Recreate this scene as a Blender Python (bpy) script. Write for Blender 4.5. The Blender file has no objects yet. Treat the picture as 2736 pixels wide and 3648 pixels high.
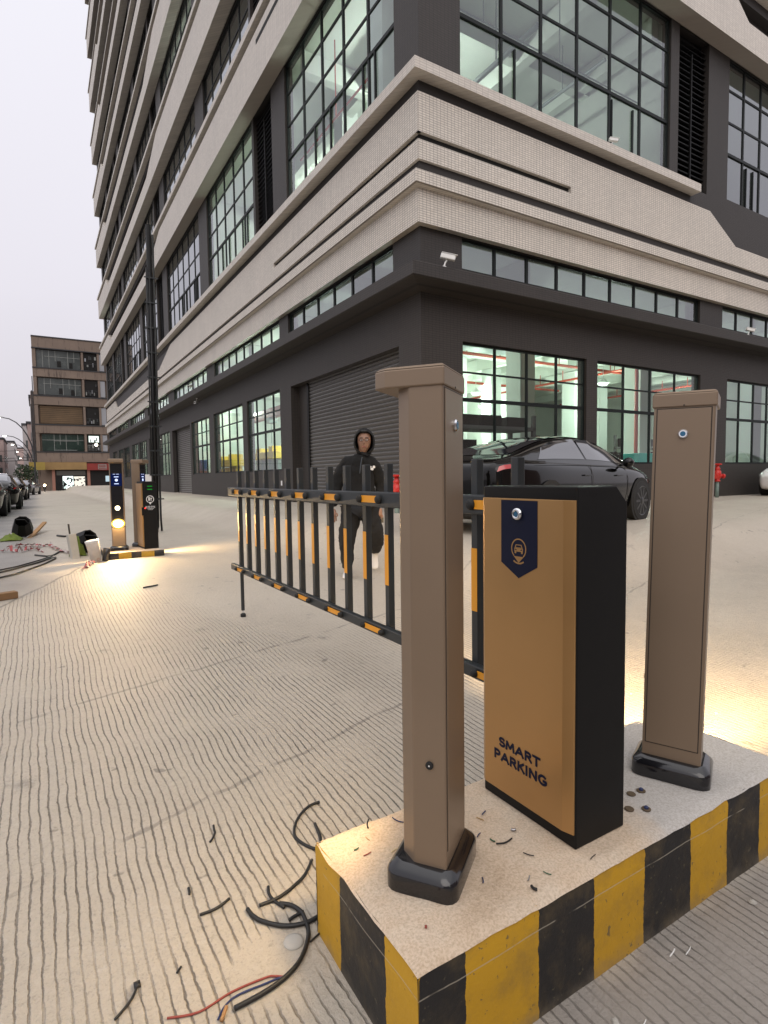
import bpy, bmesh, math, random
from mathutils import Vector, Matrix, noise
R_ = math.radians
random.seed(7)
sc = bpy.context.scene
col = sc.collection

# ------------------------------------------------------------------ camera
cam_d = bpy.data.cameras.new('camera'); cam = bpy.data.objects.new('camera', cam_d); col.objects.link(cam)
CAM = Vector((-6.9237, -9.7976, 0.8728))
RR = [(0.85374496, -0.52049774, -0.01420026), (-0.04458332, -0.0459015, -0.99795059), (0.51877921, 0.85262838, -0.06239369)]
cam.matrix_world = Matrix(((RR[0][0], -RR[1][0], -RR[2][0], CAM.x), (RR[0][1], -RR[1][1], -RR[2][1], CAM.y),
                           (RR[0][2], -RR[1][2], -RR[2][2], CAM.z), (0, 0, 0, 1)))
cam_d.sensor_fit = 'VERTICAL'; cam_d.sensor_height = 36; cam_d.lens = 19.98
cam_d.clip_start = 0.05; cam_d.clip_end = 3000
sc.camera = cam

# ------------------------------------------------------------------ sky and sun (overcast dusk)
SUN_EL, SUN_AZ = R_(38), R_(215)
w = bpy.data.worlds.new('World'); sc.world = w; w.use_nodes = True
nt = w.node_tree; nt.nodes.clear()
def wn(t, **k):
    n = nt.nodes.new(t)
    for a, b in k.items(): setattr(n, a, b)
    return n
out = wn('ShaderNodeOutputWorld'); bg = wn('ShaderNodeBackground'); add = wn('ShaderNodeAddShader'); bg2 = wn('ShaderNodeBackground')
sky = wn('ShaderNodeTexSky', sky_type='NISHITA', sun_disc=False, sun_elevation=SUN_EL, sun_rotation=SUN_AZ, dust_density=4.0)
nt.links.new(sky.outputs[0], bg.inputs[0]); bg.inputs[1].default_value = 0.012
tc = wn('ShaderNodeTexCoord'); sep = wn('ShaderNodeSeparateXYZ'); rampn = wn('ShaderNodeValToRGB')
nt.links.new(tc.outputs['Generated'], sep.inputs[0])
cl = wn('ShaderNodeTexNoise'); cl.inputs['Scale'].default_value = 2.2; cl.inputs['Detail'].default_value = 4
nt.links.new(tc.outputs['Generated'], cl.inputs['Vector'])
m1 = wn('ShaderNodeMath', operation='MULTIPLY_ADD'); m1.inputs[1].default_value = 0.22; m1.inputs[2].default_value = -0.11
nt.links.new(cl.outputs['Fac'], m1.inputs[0])
m2 = wn('ShaderNodeMath', operation='ADD'); nt.links.new(sep.outputs['Z'], m2.inputs[0]); nt.links.new(m1.outputs[0], m2.inputs[1])
nt.links.new(m2.outputs[0], rampn.inputs[0])
cr = rampn.color_ramp
cr.elements[0].position = 0.0; cr.elements[0].color = (0.66, 0.62, 0.66, 1)
cr.elements[1].position = 1.0; cr.elements[1].color = (1.62, 1.58, 1.60, 1)
for p, c in ((0.25, (0.80, 0.765, 0.82, 1)), (0.62, (0.90, 0.885, 0.95, 1)), (0.80, (1.40, 1.36, 1.39, 1))):
    e = cr.elements.new(p); e.color = c
nt.links.new(rampn.outputs[0], bg2.inputs[0]); bg2.inputs[1].default_value = 1.0
nt.links.new(bg.outputs[0], add.inputs[0]); nt.links.new(bg2.outputs[0], add.inputs[1]); nt.links.new(add.outputs[0], out.inputs[0])
sd = bpy.data.lights.new('sun', 'SUN'); sd.energy = 0.95; sd.angle = R_(50); sd.color = (1.0, 0.93, 0.86)
so = bpy.data.objects.new('sun', sd); col.objects.link(so)
so.rotation_euler = (R_(52), 0, R_(-25))
sc.view_settings.view_transform = 'Standard'; sc.view_settings.look = 'None'; sc.view_settings.exposure = 0.0
sc.render.engine = 'CYCLES'
cy = sc.cycles
cy.use_denoising = True; cy.max_bounces = 7; cy.diffuse_bounces = 3; cy.glossy_bounces = 3; cy.transmission_bounces = 4; cy.transparent_max_bounces = 16
cy.sample_clamp_indirect = 4.0; cy.caustics_reflective = False; cy.caustics_refractive = False

# ------------------------------------------------------------------ materials
def mat(name, color, rough=0.6, metal=0.0, coat=0.0, spec=0.5, emit=None, estr=0.0, var=0.0, vscale=6.0, bump=0.0, bscale=40.0, dirt=None):
    m = bpy.data.materials.new(name); m.use_nodes = True
    t = m.node_tree; b = t.nodes['Principled BSDF']
    b.inputs['Base Color'].default_value = (*color, 1); b.inputs['Roughness'].default_value = rough; b.inputs['Metallic'].default_value = metal
    b.inputs['Coat Weight'].default_value = coat; b.inputs['Coat Roughness'].default_value = 0.04; b.inputs['Specular IOR Level'].default_value = spec
    if emit: b.inputs['Emission Color'].default_value = (*emit, 1); b.inputs['Emission Strength'].default_value = estr
    if var or bump or dirt:
        tcn = t.nodes.new('ShaderNodeTexCoord')
        if var:
            n = t.nodes.new('ShaderNodeTexNoise'); n.inputs['Scale'].default_value = vscale; n.inputs['Detail'].default_value = 6
            t.links.new(tcn.outputs['Object'], n.inputs['Vector'])
            mx = t.nodes.new('ShaderNodeMix'); mx.data_type = 'RGBA'
            mx.inputs['A'].default_value = (*[c * (1 - var) for c in color], 1); mx.inputs['B'].default_value = (*[min(1, c * (1 + var)) for c in color], 1)
            t.links.new(n.outputs['Fac'], mx.inputs['Factor']); t.links.new(mx.outputs['Result'], b.inputs['Base Color'])
            rr = t.nodes.new('ShaderNodeMath'); rr.operation = 'MULTIPLY_ADD'; rr.inputs[1].default_value = 0.25; rr.inputs[2].default_value = rough - 0.12
            t.links.new(n.outputs['Fac'], rr.inputs[0]); t.links.new(rr.outputs[0], b.inputs['Roughness'])
            if dirt:
                n3 = t.nodes.new('ShaderNodeTexNoise'); n3.inputs['Scale'].default_value = dirt[1]; n3.inputs['Detail'].default_value = 8; n3.inputs['Roughness'].default_value = .7
                mp = t.nodes.new('ShaderNodeMapping'); mp.inputs['Scale'].default_value = dirt[3] if len(dirt) > 3 else (1, 1, 1)
                t.links.new(tcn.outputs['Object'], mp.inputs['Vector']); t.links.new(mp.outputs[0], n3.inputs['Vector'])
                rp = t.nodes.new('ShaderNodeValToRGB'); rp.color_ramp.elements[0].position = dirt[2]; rp.color_ramp.elements[1].position = dirt[2] + .12
                t.links.new(n3.outputs['Fac'], rp.inputs[0])
                mx2 = t.nodes.new('ShaderNodeMix'); mx2.data_type = 'RGBA'; mx2.inputs['B'].default_value = (*dirt[0], 1)
                t.links.new(mx.outputs['Result'], mx2.inputs['A']); t.links.new(rp.outputs[0], mx2.inputs['Factor']); t.links.new(mx2.outputs['Result'], b.inputs['Base Color'])
        if bump:
            n2 = t.nodes.new('ShaderNodeTexNoise'); n2.inputs['Scale'].default_value = bscale; n2.inputs['Detail'].default_value = 4
            t.links.new(tcn.outputs['Object'], n2.inputs['Vector'])
            bp = t.nodes.new('ShaderNodeBump'); bp.inputs['Strength'].default_value = bump; bp.inputs['Distance'].default_value = 0.01
            t.links.new(n2.outputs['Fac'], bp.inputs['Height']); t.links.new(bp.outputs[0], b.inputs['Normal'])
    return m

def tile_mat(name, color, mortar, bw, rh, bump=0.35, rough=0.6, msize=0.006, fade=True):
    """small facade tiles: laid along the facade (x+y) and z"""
    m = bpy.data.materials.new(name); m.use_nodes = True; t = m.node_tree; b = t.nodes['Principled BSDF']
    N = t.nodes.new; L = t.links.new
    g = N('ShaderNodeNewGeometry'); s = N('ShaderNodeSeparateXYZ'); L(g.outputs['Position'], s.inputs[0])
    a = N('ShaderNodeMath'); a.operation = 'ADD'; L(s.outputs['X'], a.inputs[0]); L(s.outputs['Y'], a.inputs[1])
    c = N('ShaderNodeCombineXYZ'); L(a.outputs[0], c.inputs[0]); L(s.outputs['Z'], c.inputs[1])
    br = N('ShaderNodeTexBrick'); br.offset = 0.0; br.inputs['Scale'].default_value = 1.0; br.inputs['Brick Width'].default_value = bw
    br.inputs['Row Height'].default_value = rh; br.inputs['Mortar Size'].default_value = msize; br.inputs['Mortar Smooth'].default_value = 0.3; br.inputs['Bias'].default_value = 0
    br.inputs['Color1'].default_value = (*[x * .94 for x in color], 1); br.inputs['Color2'].default_value = (*[min(1, x * 1.06) for x in color], 1); br.inputs['Mortar'].default_value = (*mortar, 1)
    L(c.outputs[0], br.inputs['Vector'])
    n = N('ShaderNodeTexNoise'); n.inputs['Scale'].default_value = 0.9; n.inputs['Detail'].default_value = 7; L(g.outputs['Position'], n.inputs['Vector'])
    mx = N('ShaderNodeMix'); mx.data_type = 'RGBA'; mx.blend_type = 'MULTIPLY'; mx.inputs['Factor'].default_value = 1
    rp = N('ShaderNodeValToRGB'); rp.color_ramp.elements[0].color = (.90, .895, .885, 1); rp.color_ramp.elements[0].position = .3; rp.color_ramp.elements[1].color = (1.06, 1.04, 1.02, 1); rp.color_ramp.elements[1].position = .7
    st = N('ShaderNodeMapping'); st.inputs['Scale'].default_value = (5.0, .22, 1); L(c.outputs[0], st.inputs['Vector'])
    sn = N('ShaderNodeTexNoise'); sn.inputs['Scale'].default_value = 1.0; sn.inputs['Detail'].default_value = 5; sn.inputs['Roughness'].default_value = .65; L(st.outputs[0], sn.inputs['Vector'])
    fx = N('ShaderNodeMath'); fx.operation = 'MULTIPLY_ADD'; fx.inputs[1].default_value = .55; L(sn.outputs['Fac'], fx.inputs[0])
    f2 = N('ShaderNodeMath'); f2.operation = 'MULTIPLY'; f2.inputs[1].default_value = .45; L(n.outputs['Fac'], f2.inputs[0]); L(f2.outputs[0], fx.inputs[2])
    L(fx.outputs[0], rp.inputs[0]); L(br.outputs['Color'], mx.inputs['A']); L(rp.outputs[0], mx.inputs['B'])
    L(mx.outputs['Result'], b.inputs['Base Color']); b.inputs['Roughness'].default_value = rough
    bp = N('ShaderNodeBump'); bp.inputs['Strength'].default_value = bump; bp.inputs['Distance'].default_value = 0.006; bp.invert = True
    n2 = N('ShaderNodeTexNoise'); n2.inputs['Scale'].default_value = 30; L(g.outputs['Position'], n2.inputs['Vector'])
    ad = N('ShaderNodeMath'); ad.operation = 'MULTIPLY_ADD'; ad.inputs[1].default_value = .8; L(n2.outputs['Fac'], ad.inputs[0]); L(br.outputs['Fac'], ad.inputs[2])
    L(ad.outputs[0], bp.inputs['Height']); L(bp.outputs[0], b.inputs['Normal'])
    return m

def glass_mat(name, tint=(0.86, 0.93, 0.90), refl=0.06, rough=0.02, dirt=0.03):
    m = bpy.data.materials.new(name); m.use_nodes = True; t = m.node_tree; t.nodes.clear(); N = t.nodes.new; L = t.links.new
    o = N('ShaderNodeOutputMaterial'); tr = N('ShaderNodeBsdfTransparent'); tr.inputs[0].default_value = (*tint, 1)
    gl = N('ShaderNodeBsdfGlossy'); gl.inputs['Roughness'].default_value = rough; gl.inputs['Color'].default_value = (.95, .97, 1, 1)
    ge = N('ShaderNodeNewGeometry'); dt = N('ShaderNodeVectorMath'); dt.operation = 'DOT_PRODUCT'; L(ge.outputs['Incoming'], dt.inputs[0]); L(ge.outputs['Normal'], dt.inputs[1])
    ab = N('ShaderNodeMath'); ab.operation = 'ABSOLUTE'; L(dt.outputs['Value'], ab.inputs[0])
    om = N('ShaderNodeMath'); om.operation = 'SUBTRACT'; om.inputs[0].default_value = 1; L(ab.outputs[0], om.inputs[1])
    pw = N('ShaderNodeMath'); pw.operation = 'POWER'; pw.inputs[1].default_value = 4.0; L(om.outputs[0], pw.inputs[0])
    ma = N('ShaderNodeMath'); ma.operation = 'MULTIPLY_ADD'; ma.inputs[1].default_value = 1 - refl; ma.inputs[2].default_value = refl; ma.use_clamp = True
    L(pw.outputs[0], ma.inputs[0])
    mx = N('ShaderNodeMixShader'); L(ma.outputs[0], mx.inputs[0]); L(tr.outputs[0], mx.inputs[1]); L(gl.outputs[0], mx.inputs[2])
    df = N('ShaderNodeBsdfDiffuse'); df.inputs[0].default_value = (.5, .52, .5, 1)
    g = N('ShaderNodeTexCoord'); n = N('ShaderNodeTexNoise'); n.inputs['Scale'].default_value = 1.3; n.inputs['Detail'].default_value = 6; L(g.outputs['Object'], n.inputs['Vector'])
    m2 = N('ShaderNodeMath'); m2.operation = 'MULTIPLY'; m2.inputs[1].default_value = dirt * 2; L(n.outputs['Fac'], m2.inputs[0])
    m3 = N('ShaderNodeMixShader'); L(m2.outputs[0], m3.inputs[0]); L(mx.outputs[0], m3.inputs[1]); L(df.outputs[0], m3.inputs[2]); L(m3.outputs[0], o.inputs[0])
    return m

def emis(name, c, s):
    m = bpy.data.materials.new(name); m.use_nodes = True; t = m.node_tree; t.nodes.clear()
    o = t.nodes.new('ShaderNodeOutputMaterial'); e = t.nodes.new('ShaderNodeEmission'); e.inputs[0].default_value = (*c, 1); e.inputs[1].default_value = s
    t.links.new(e.outputs[0], o.inputs[0]); return m

M = {}
M['beige'] = tile_mat('beige_tile', (0.71, 0.665, 0.60), (0.31, 0.28, 0.25), 0.092, 0.047)
M['beige_plain'] = tile_mat('beige_tile_ledge', (0.66, 0.62, 0.565), (0.46, 0.42, 0.38), 0.16, 0.05)
M['dark'] = tile_mat('dark_grey_tile', (0.039, 0.033, 0.029), (0.019, 0.016, 0.015), 0.095, 0.047, bump=0.3)
M['reveal'] = mat('reveal_paint', (0.035, 0.031, 0.03), .8)
M['slot'] = mat('slot_paint', (0.012, 0.012, 0.012), .8)
M['frame'] = mat('window_frame', (0.007, 0.010, 0.010), .5, spec=.25)
M['glass'] = glass_mat('window_glass')
M['glass_mid'] = glass_mat('window_glass_mid', tint=(.47, .51, .50), refl=.12)  # tint darkened to dim the lit room behind
M['glass_dark'] = glass_mat('window_glass_dim', tint=(.40, .44, .44), refl=.20)  # darker copy of the glass, its tint stands for dim rooms behind
M['int_wall'] = mat('interior_plaster', (0.72, 0.78, 0.70), .85, var=.06, vscale=1.5)
M['int_floor'] = mat('interior_floor', (0.25, 0.27, 0.24), .4)
M['int_dark'] = mat('interior_dark', (0.10, 0.10, 0.10), .9)
M['col'] = mat('interior_column', (0.62, 0.68, 0.63), .8)
M['red_pipe'] = mat('red_pipe', (0.42, 0.06, 0.03), .5)
M['shutter'] = mat('shutter_metal', (0.095, 0.09, 0.084), .38, metal=.3)
M['lip_highlight'] = mat('shutter_highlight', (0.55, 0.54, 0.52), .34, metal=.9)  # pale metal on the lips paints in the highlight along each slat
M['black'] = mat('black_powdercoat', (0.007, 0.0068, 0.0068), .5, spec=.22, var=.25, vscale=9)
M['charcoal'] = mat('charcoal_paint', (0.022, 0.026, 0.028), .4, var=.2, vscale=12, bump=.05)
M['amber'] = mat('amber_reflector', (0.78, 0.33, 0.02), .35, var=.06, vscale=30)
M['bronze'] = mat('bronze_paint', (0.245, 0.178, 0.122), .40, metal=.3, var=.10, vscale=2.5, bump=.02, bscale=300, dirt=((.30, .225, .16), 24, .68))
M['bronze_dk'] = mat('bronze_seam', (0.03, 0.022, 0.017), .7)
M['gold'] = mat('gold_panel', (0.445, 0.258, 0.102), .33, metal=.6, var=.08, vscale=4, dirt=((.50, .33, .15), 26, .70))
M['navy'] = mat('navy_print', (0.003, 0.006, 0.026), .5, spec=.2)
M['plinth'] = mat('gloss_black_plastic', (0.008, 0.008, 0.010), .14, coat=.4)
M['chrome'] = mat('chrome_lock', (0.75, 0.77, 0.80), .12, metal=1)
M['blue_cap'] = mat('blue_lock_core', (0.03, 0.14, 0.26), .3, metal=.3)
M['white_cctv'] = mat('white_camera_shell', (0.78, 0.78, 0.76), .4)
M['rubber'] = mat('black_rubber', (0.012, 0.012, 0.012), .75)
M['cable'] = mat('black_cable', (0.010, 0.010, 0.010), .5)
M['carpaint'] = mat('black_car_paint', (0.002, 0.002, 0.0022), .10, coat=.55, spec=.15)
M['carpaint_b'] = mat('dark_car_paint', (0.012, 0.012, 0.014), .22, coat=.7)
M['carwhite'] = mat('white_car_paint', (0.75, 0.74, 0.73), .2, coat=.8)
M['carglass'] = mat('tinted_car_glass', (0.018, 0.019, 0.024), .05, coat=1.0, spec=.8)
M['rim'] = mat('dark_alloy', (0.06, 0.06, 0.062), .3, metal=.9)
M['taillamp'] = mat('tail_lamp', (0.28, 0.012, 0.012), .12, coat=1)
M['headlamp'] = mat('head_lamp_glass', (0.5, 0.5, 0.52), .08, coat=1)
M['plate_green'] = mat('green_number_plate', (0.22, 0.62, 0.32), .5, emit=(.22, .62, .32), estr=.15)
M['ink'] = mat('black_ink', (0.01, 0.01, 0.01), .6)
M['white'] = mat('white_paint', (0.75, 0.74, 0.72), .6)
M['hyd'] = mat('hydrant_red', (0.55, 0.025, 0.018), .35, var=.15, vscale=20)
M['warm_lamp'] = emis('warm_lamp_lens', (1.0, 0.74, 0.30), 30)
M['amber_glare'] = emis('amber_glare_ring', (1.0, 0.62, 0.10), 1.9)
M['warm_lamp_small'] = emis('warm_lamp_small', (1.0, 0.80, 0.45), 6)
M['screen'] = emis('screen_blue', (0.006, 0.012, 0.06), 1.0)
M['screen_txt'] = emis('screen_text', (0.62, 0.70, 1.0), 1.6)
M['green_led'] = emis('green_led', (0.02, 0.42, 0.04), .7)
M['red_led'] = emis('red_led', (1.0, 0.03, 0.02), 4)
M['white_led'] = emis('fluorescent_tube', (0.92, 1.0, 0.94), 5)
M['street_led'] = emis('street_lamp_head', (1.0, 0.95, 0.86), 25)
M['yellow_mach'] = mat('yellow_machine', (0.80, 0.55, 0.02), .4)
M['blue_mach'] = mat('blue_machine', (0.05, 0.12, 0.42), .4)
M['orange_mach'] = mat('brown_red_beam', (0.30, 0.075, 0.035), .5)
M['steel_mach'] = mat('green_grey_machine', (0.16, 0.22, 0.20), .5)
M['wood'] = mat('raw_wood', (0.36, 0.20, 0.085), .8, var=.2, vscale=12)
M['hiviz'] = mat('lime_cloth', (0.11, 0.15, 0.02), .9, var=.4, vscale=9)
M['tape_red'] = mat('tape_red', (0.34, 0.07, 0.07), .6)
M['tape_white'] = mat('tape_white', (0.42, 0.36, 0.35), .6)
M['stone'] = mat('concrete_post', (0.42, 0.40, 0.36), .9, var=.15, bump=.3)
M['skin'] = mat('skin', (0.30, 0.165, 0.108), .55)
M['hoodie'] = mat('black_fleece', (0.006, 0.006, 0.006), .95, bump=.3, bscale=90)
M['trouser'] = mat('black_trousers', (0.007, 0.007, 0.008), .9, bump=.3, bscale=40)
M['shoe'] = mat('pale_shoe', (0.60, 0.59, 0.58), .7)
M['lips'] = mat('lips', (0.30, 0.11, 0.085), .5)
M['zip'] = mat('grey_zip', (0.05, 0.06, 0.07), .4)

# ------------------------------------------------------------------ mesh helpers
class MB:
    def __init__(s): s.v = []; s.f = []; s.mi = []
    def face(s, pts, mi=0):
        i = len(s.v); s.v += [tuple(p) for p in pts]; s.f.append(tuple(range(i, i + len(pts)))); s.mi.append(mi)
    def add(s, vs, fs, mi=0):
        i = len(s.v); s.v += [tuple(p) for p in vs]
        for f in fs: s.f.append(tuple(i + k for k in f)); s.mi.append(mi)
    def box(s, x0, x1, y0, y1, z0, z1, mi=0):
        x0, x1 = sorted((x0, x1)); y0, y1 = sorted((y0, y1)); z0, z1 = sorted((z0, z1))
        s.add([(x0, y0, z0), (x1, y0, z0), (x1, y1, z0), (x0, y1, z0), (x0, y0, z1), (x1, y0, z1), (x1, y1, z1), (x0, y1, z1)],
              [(0, 3, 2, 1), (4, 5, 6, 7), (0, 1, 5, 4), (1, 2, 6, 5), (2, 3, 7, 6), (3, 0, 4, 7)], mi); return s
    def prism(s, poly, z0, z1, mi=0, top=None):
        """poly CCW in xy; top = optional other polygon for the upper end"""
        n = len(poly); t = top or poly
        s.add([(x, y, z0) for x, y in poly] + [(x, y, z1) for x, y in t],
              [tuple(range(n - 1, -1, -1)), tuple(range(n, 2 * n))] + [(i, (i + 1) % n, n + (i + 1) % n, n + i) for i in range(n)], mi); return s
    def tube(s, pts, r, n=8, mi=0, cap=True):
        pts = [Vector(p) for p in pts]; rs = r if isinstance(r, (list, tuple)) else [r] * len(pts)
        base = len(s.v); prev = None
        for i, p in enumerate(pts):
            d = (pts[min(i + 1, len(pts) - 1)] - pts[max(i - 1, 0)]).normalized()
            if prev is None:
                u = d.cross(Vector((0, 0, 1)))
                if u.length < .05: u = d.cross(Vector((1, 0, 0)))
            else: u = prev - d * prev.dot(d)
            u.normalize(); v = d.cross(u); prev = u
            for k in range(n):
                a = 2 * math.pi * k / n; s.v.append(tuple(p + (u * math.cos(a) + v * math.sin(a)) * rs[i]))
        for i in range(len(pts) - 1):
            for k in range(n):
                k2 = (k + 1) % n; s.f.append((base + i * n + k, base + i * n + k2, base + (i + 1) * n + k2, base + (i + 1) * n + k)); s.mi.append(mi)
        if cap:
            s.f.append(tuple(base + k for k in range(n - 1, -1, -1))); s.mi.append(mi)
            s.f.append(tuple(base + (len(pts) - 1) * n + k for k in range(n))); s.mi.append(mi)
        return s
    def lathe(s, prof, c=(0, 0, 0), axis='z', n=24, mi=0):
        """prof: list of (r, h) along the axis"""
        base = len(s.v)
        def P(r, h, a):
            x, y = r * math.cos(a), r * math.sin(a)
            if axis == 'z': q = (x, y, h)
            elif axis == 'y': q = (x, h, y)
            else: q = (h, x, y)
            return (c[0] + q[0], c[1] + q[1], c[2] + q[2])
        for r, h in prof:
            for k in range(n): s.v.append(P(r, h, 2 * math.pi * k / n))
        for i in range(len(prof) - 1):
            for k in range(n):
                k2 = (k + 1) % n; s.f.append((base + i * n + k, base + i * n + k2, base + (i + 1) * n + k2, base + (i + 1) * n + k)); s.mi.append(mi)
        s.f.append(tuple(base + k for k in range(n - 1, -1, -1))); s.mi.append(mi)
        s.f.append(tuple(base + (len(prof) - 1) * n + k for k in range(n))); s.mi.append(mi)
        return s
    def build(s, name, mats, parent=None, smooth=False, bevel=0.0, seg=2, recalc=True, loc=None, rot=None):
        me = bpy.data.meshes.new(name); me.from_pydata(s.v, [], s.f)
        mats = mats if isinstance(mats, (list, tuple)) else [mats]
        for m in mats: me.materials.append(m)
        if len(mats) > 1: me.polygons.foreach_set('material_index', s.mi)
        if recalc:
            b = bmesh.new(); b.from_mesh(me); bmesh.ops.recalc_face_normals(b, faces=b.faces); b.to_mesh(me); b.free()
        if smooth: me.polygons.foreach_set('use_smooth', [True] * len(me.polygons))
        me.update()
        o = bpy.data.objects.new(name, me); col.objects.link(o)
        if parent: o.parent = parent
        if loc: o.location = loc
        if rot: o.rotation_euler = rot
        if bevel:
            bv = o.modifiers.new('bevel', 'BEVEL'); bv.width = bevel; bv.segments = seg; bv.limit_method = 'ANGLE'; bv.angle_limit = R_(35)
            o.modifiers.new('wn', 'WEIGHTED_NORMAL') if False else None
        return o

def tag(o, label=None, cat=None, group=None, kind=None):
    if label: o['label'] = label
    if cat: o['category'] = cat
    if group: o['group'] = group
    if kind: o['kind'] = kind
    return o
def empty(name, loc=(0, 0, 0), rz=0.0, label=None, cat=None, group=None):
    o = bpy.data.objects.new(name, None); col.objects.link(o); o.location = loc; o.rotation_euler = (0, 0, rz); o.empty_display_size = .2
    return tag(o, label, cat, group)
def kids(o): return [c for c in bpy.data.objects if c.parent == o]
def copy_tree(o, parent=None):
    c = o.copy(); col.objects.link(c)
    if parent: c.parent = parent
    for ch in kids(o): copy_tree(ch, c)
    return c
def text(name, s, size, m, loc, rot, parent=None, bold=0.0, align='LEFT', ext=0.0006, sx=1.0, space=1.0, fit=None):
    cu = bpy.data.curves.new(name, 'FONT'); cu.body = s; cu.size = 10.0; cu.extrude = 0.0; cu.offset = bold / size * 10; k_ = size / 10; cu.align_x = align; cu.space_character = space
    cu.materials.append(m); o = bpy.data.objects.new(name, cu); col.objects.link(o)
    bpy.context.view_layer.update(); me = bpy.data.meshes.new_from_object(o.evaluated_get(bpy.context.evaluated_depsgraph_get())); me.name = name
    bpy.data.objects.remove(o); bpy.data.curves.remove(cu); o = bpy.data.objects.new(name, me); col.objects.link(o)
    if fit:
        w_ = max(v.co.x for v in me.vertices); sx = fit / (w_ * k_)
    for v in me.vertices: v.co = (v.co.x * sx * k_, v.co.y * k_, v.co.z * k_)
    o.location = loc; o.rotation_euler = rot
    if parent: o.parent = parent
    return o
def lamp(name, kind, loc, energy, color, size=.1, rot=None, parent=None, spot=None):
    d = bpy.data.lights.new(name, kind); d.energy = energy; d.color = color
    if kind == 'AREA': d.shape = 'DISK'; d.size = size
    else: d.shadow_soft_size = size
    if spot: d.spot_size = spot; d.spot_blend = .6
    o = bpy.data.objects.new(name, d); col.objects.link(o); o.location = loc
    if rot: o.rotation_euler = rot
    if parent: o.parent = parent
    return o
def sstep(a, b, x):
    t = max(0.0, min(1.0, (x - a) / (b - a))); return t * t * (3 - 2 * t)

# ------------------------------------------------------------------ ground
def gz(x, y):
    if y < -1: base = -.25 - .0308 * (-1 - y)
    else: base = -.25 - .0036 * max(0, y)
    if y < -14: base = -.25 - .0308 * 13
    s = max(-x, (-y - 1.5) * .8)
    k = sstep(2.5, 3.6, s)
    d = max(0, min(3, s))
    return (.10 - .02 * d) * (1 - k) + base * k
def axis(fine, coarse):
    return sorted(set(round(v, 4) for v in fine + coarse))
xs = axis([-12 + .2 * i for i in range(0, 91)], [-400, -250, -150, -90, -60, -40, -30, -22, -18, -15, -13.5, 8, 10, 12, 15, 20, 30, 50, 90, 150, 250])
ys = axis([-13 + .2 * i for i in range(0, 96)], [-60, -40, -28, -20, -16, 8, 10, 13, 16, 20, 26, 33, 40, 50, 60, 75, 90, 110, 140, 180, 240, 320, 450, 600])
mb = MB(); nx = len(xs)
for y in ys:
    for x in xs: mb.v.append((x, y, gz(x, y)))
for j in range(len(ys) - 1):
    for i in range(nx - 1):
        mb.f.append((j * nx + i, j * nx + i + 1, (j + 1) * nx + i + 1, (j + 1) * nx + i)); mb.mi.append(0)
gm = bpy.data.materials.new('grooved_concrete'); gm.use_nodes = True
t = gm.node_tree; N = t.nodes.new; L = t.links.new; B = t.nodes['Principled BSDF']
def mth(op, a, b=None, c=None, clamp=False):
    n = N('ShaderNodeMath'); n.operation = op; n.use_clamp = clamp
    for i, v in enumerate((a, b, c)):
        if v is None: continue
        if isinstance(v, (int, float)): n.inputs[i].default_value = v
        else: L(v, n.inputs[i])
    return n.outputs[0]
def nz(scale, detail=4, rough=.55, vec=None, sc3=None):
    n = N('ShaderNodeTexNoise'); n.inputs['Scale'].default_value = scale; n.inputs['Detail'].default_value = detail; n.inputs['Roughness'].default_value = rough
    v = vec or G.outputs['Object']
    if sc3:
        mp = N('ShaderNodeMapping'); mp.inputs['Scale'].default_value = sc3; L(v, mp.inputs['Vector']); v = mp.outputs[0]
    L(v, n.inputs['Vector']); return n.outputs['Fac']
def ramp(f, a, b, c0=0.0, c1=1.0):
    n = N('ShaderNodeMapRange'); n.interpolation_type = 'SMOOTHSTEP'; n.inputs['From Min'].default_value = a; n.inputs['From Max'].default_value = b
    n.inputs['To Min'].default_value = c0; n.inputs['To Max'].default_value = c1; L(f, n.inputs['Value']); return n.outputs[0]
def mixc(f, a, b):
    n = N('ShaderNodeMix'); n.data_type = 'RGBA'
    for nm, v in (('Factor', f), ('A', a), ('B', b)):
        if isinstance(v, tuple): n.inputs[nm].default_value = (*v, 1)
        elif isinstance(v, float): n.inputs[nm].default_value = v
        else: L(v, n.inputs[nm])
    return n.outputs['Result']
G = N('ShaderNodeTexCoord'); sp = N('ShaderNodeSeparateXYZ'); L(G.outputs['Object'], sp.inputs[0]); X, Y = sp.outputs[0], sp.outputs[1]
wob = mth('MULTIPLY', mth('SUBTRACT', nz(1.1, 2), .5), .075)
wob2 = mth('MULTIPLY', mth('SUBTRACT', nz(9, 3), .5), .016)
wob3 = mth('MULTIPLY', mth('SUBTRACT', nz(60, 2), .5), .007)
xw = mth('ADD', mth('ADD', X, wob), mth('ADD', wob2, wob3))
fr = mth('ABSOLUTE', mth('SUBTRACT', mth('FRACT', mth('DIVIDE', xw, .0325)), .5))
wid = mth('MULTIPLY_ADD', nz(14, 3), .16, -.005)
gro = ramp(mth('SUBTRACT', fr, wid), -.03, .05, 1.0, 0.0)            # 1 in the groove
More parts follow.
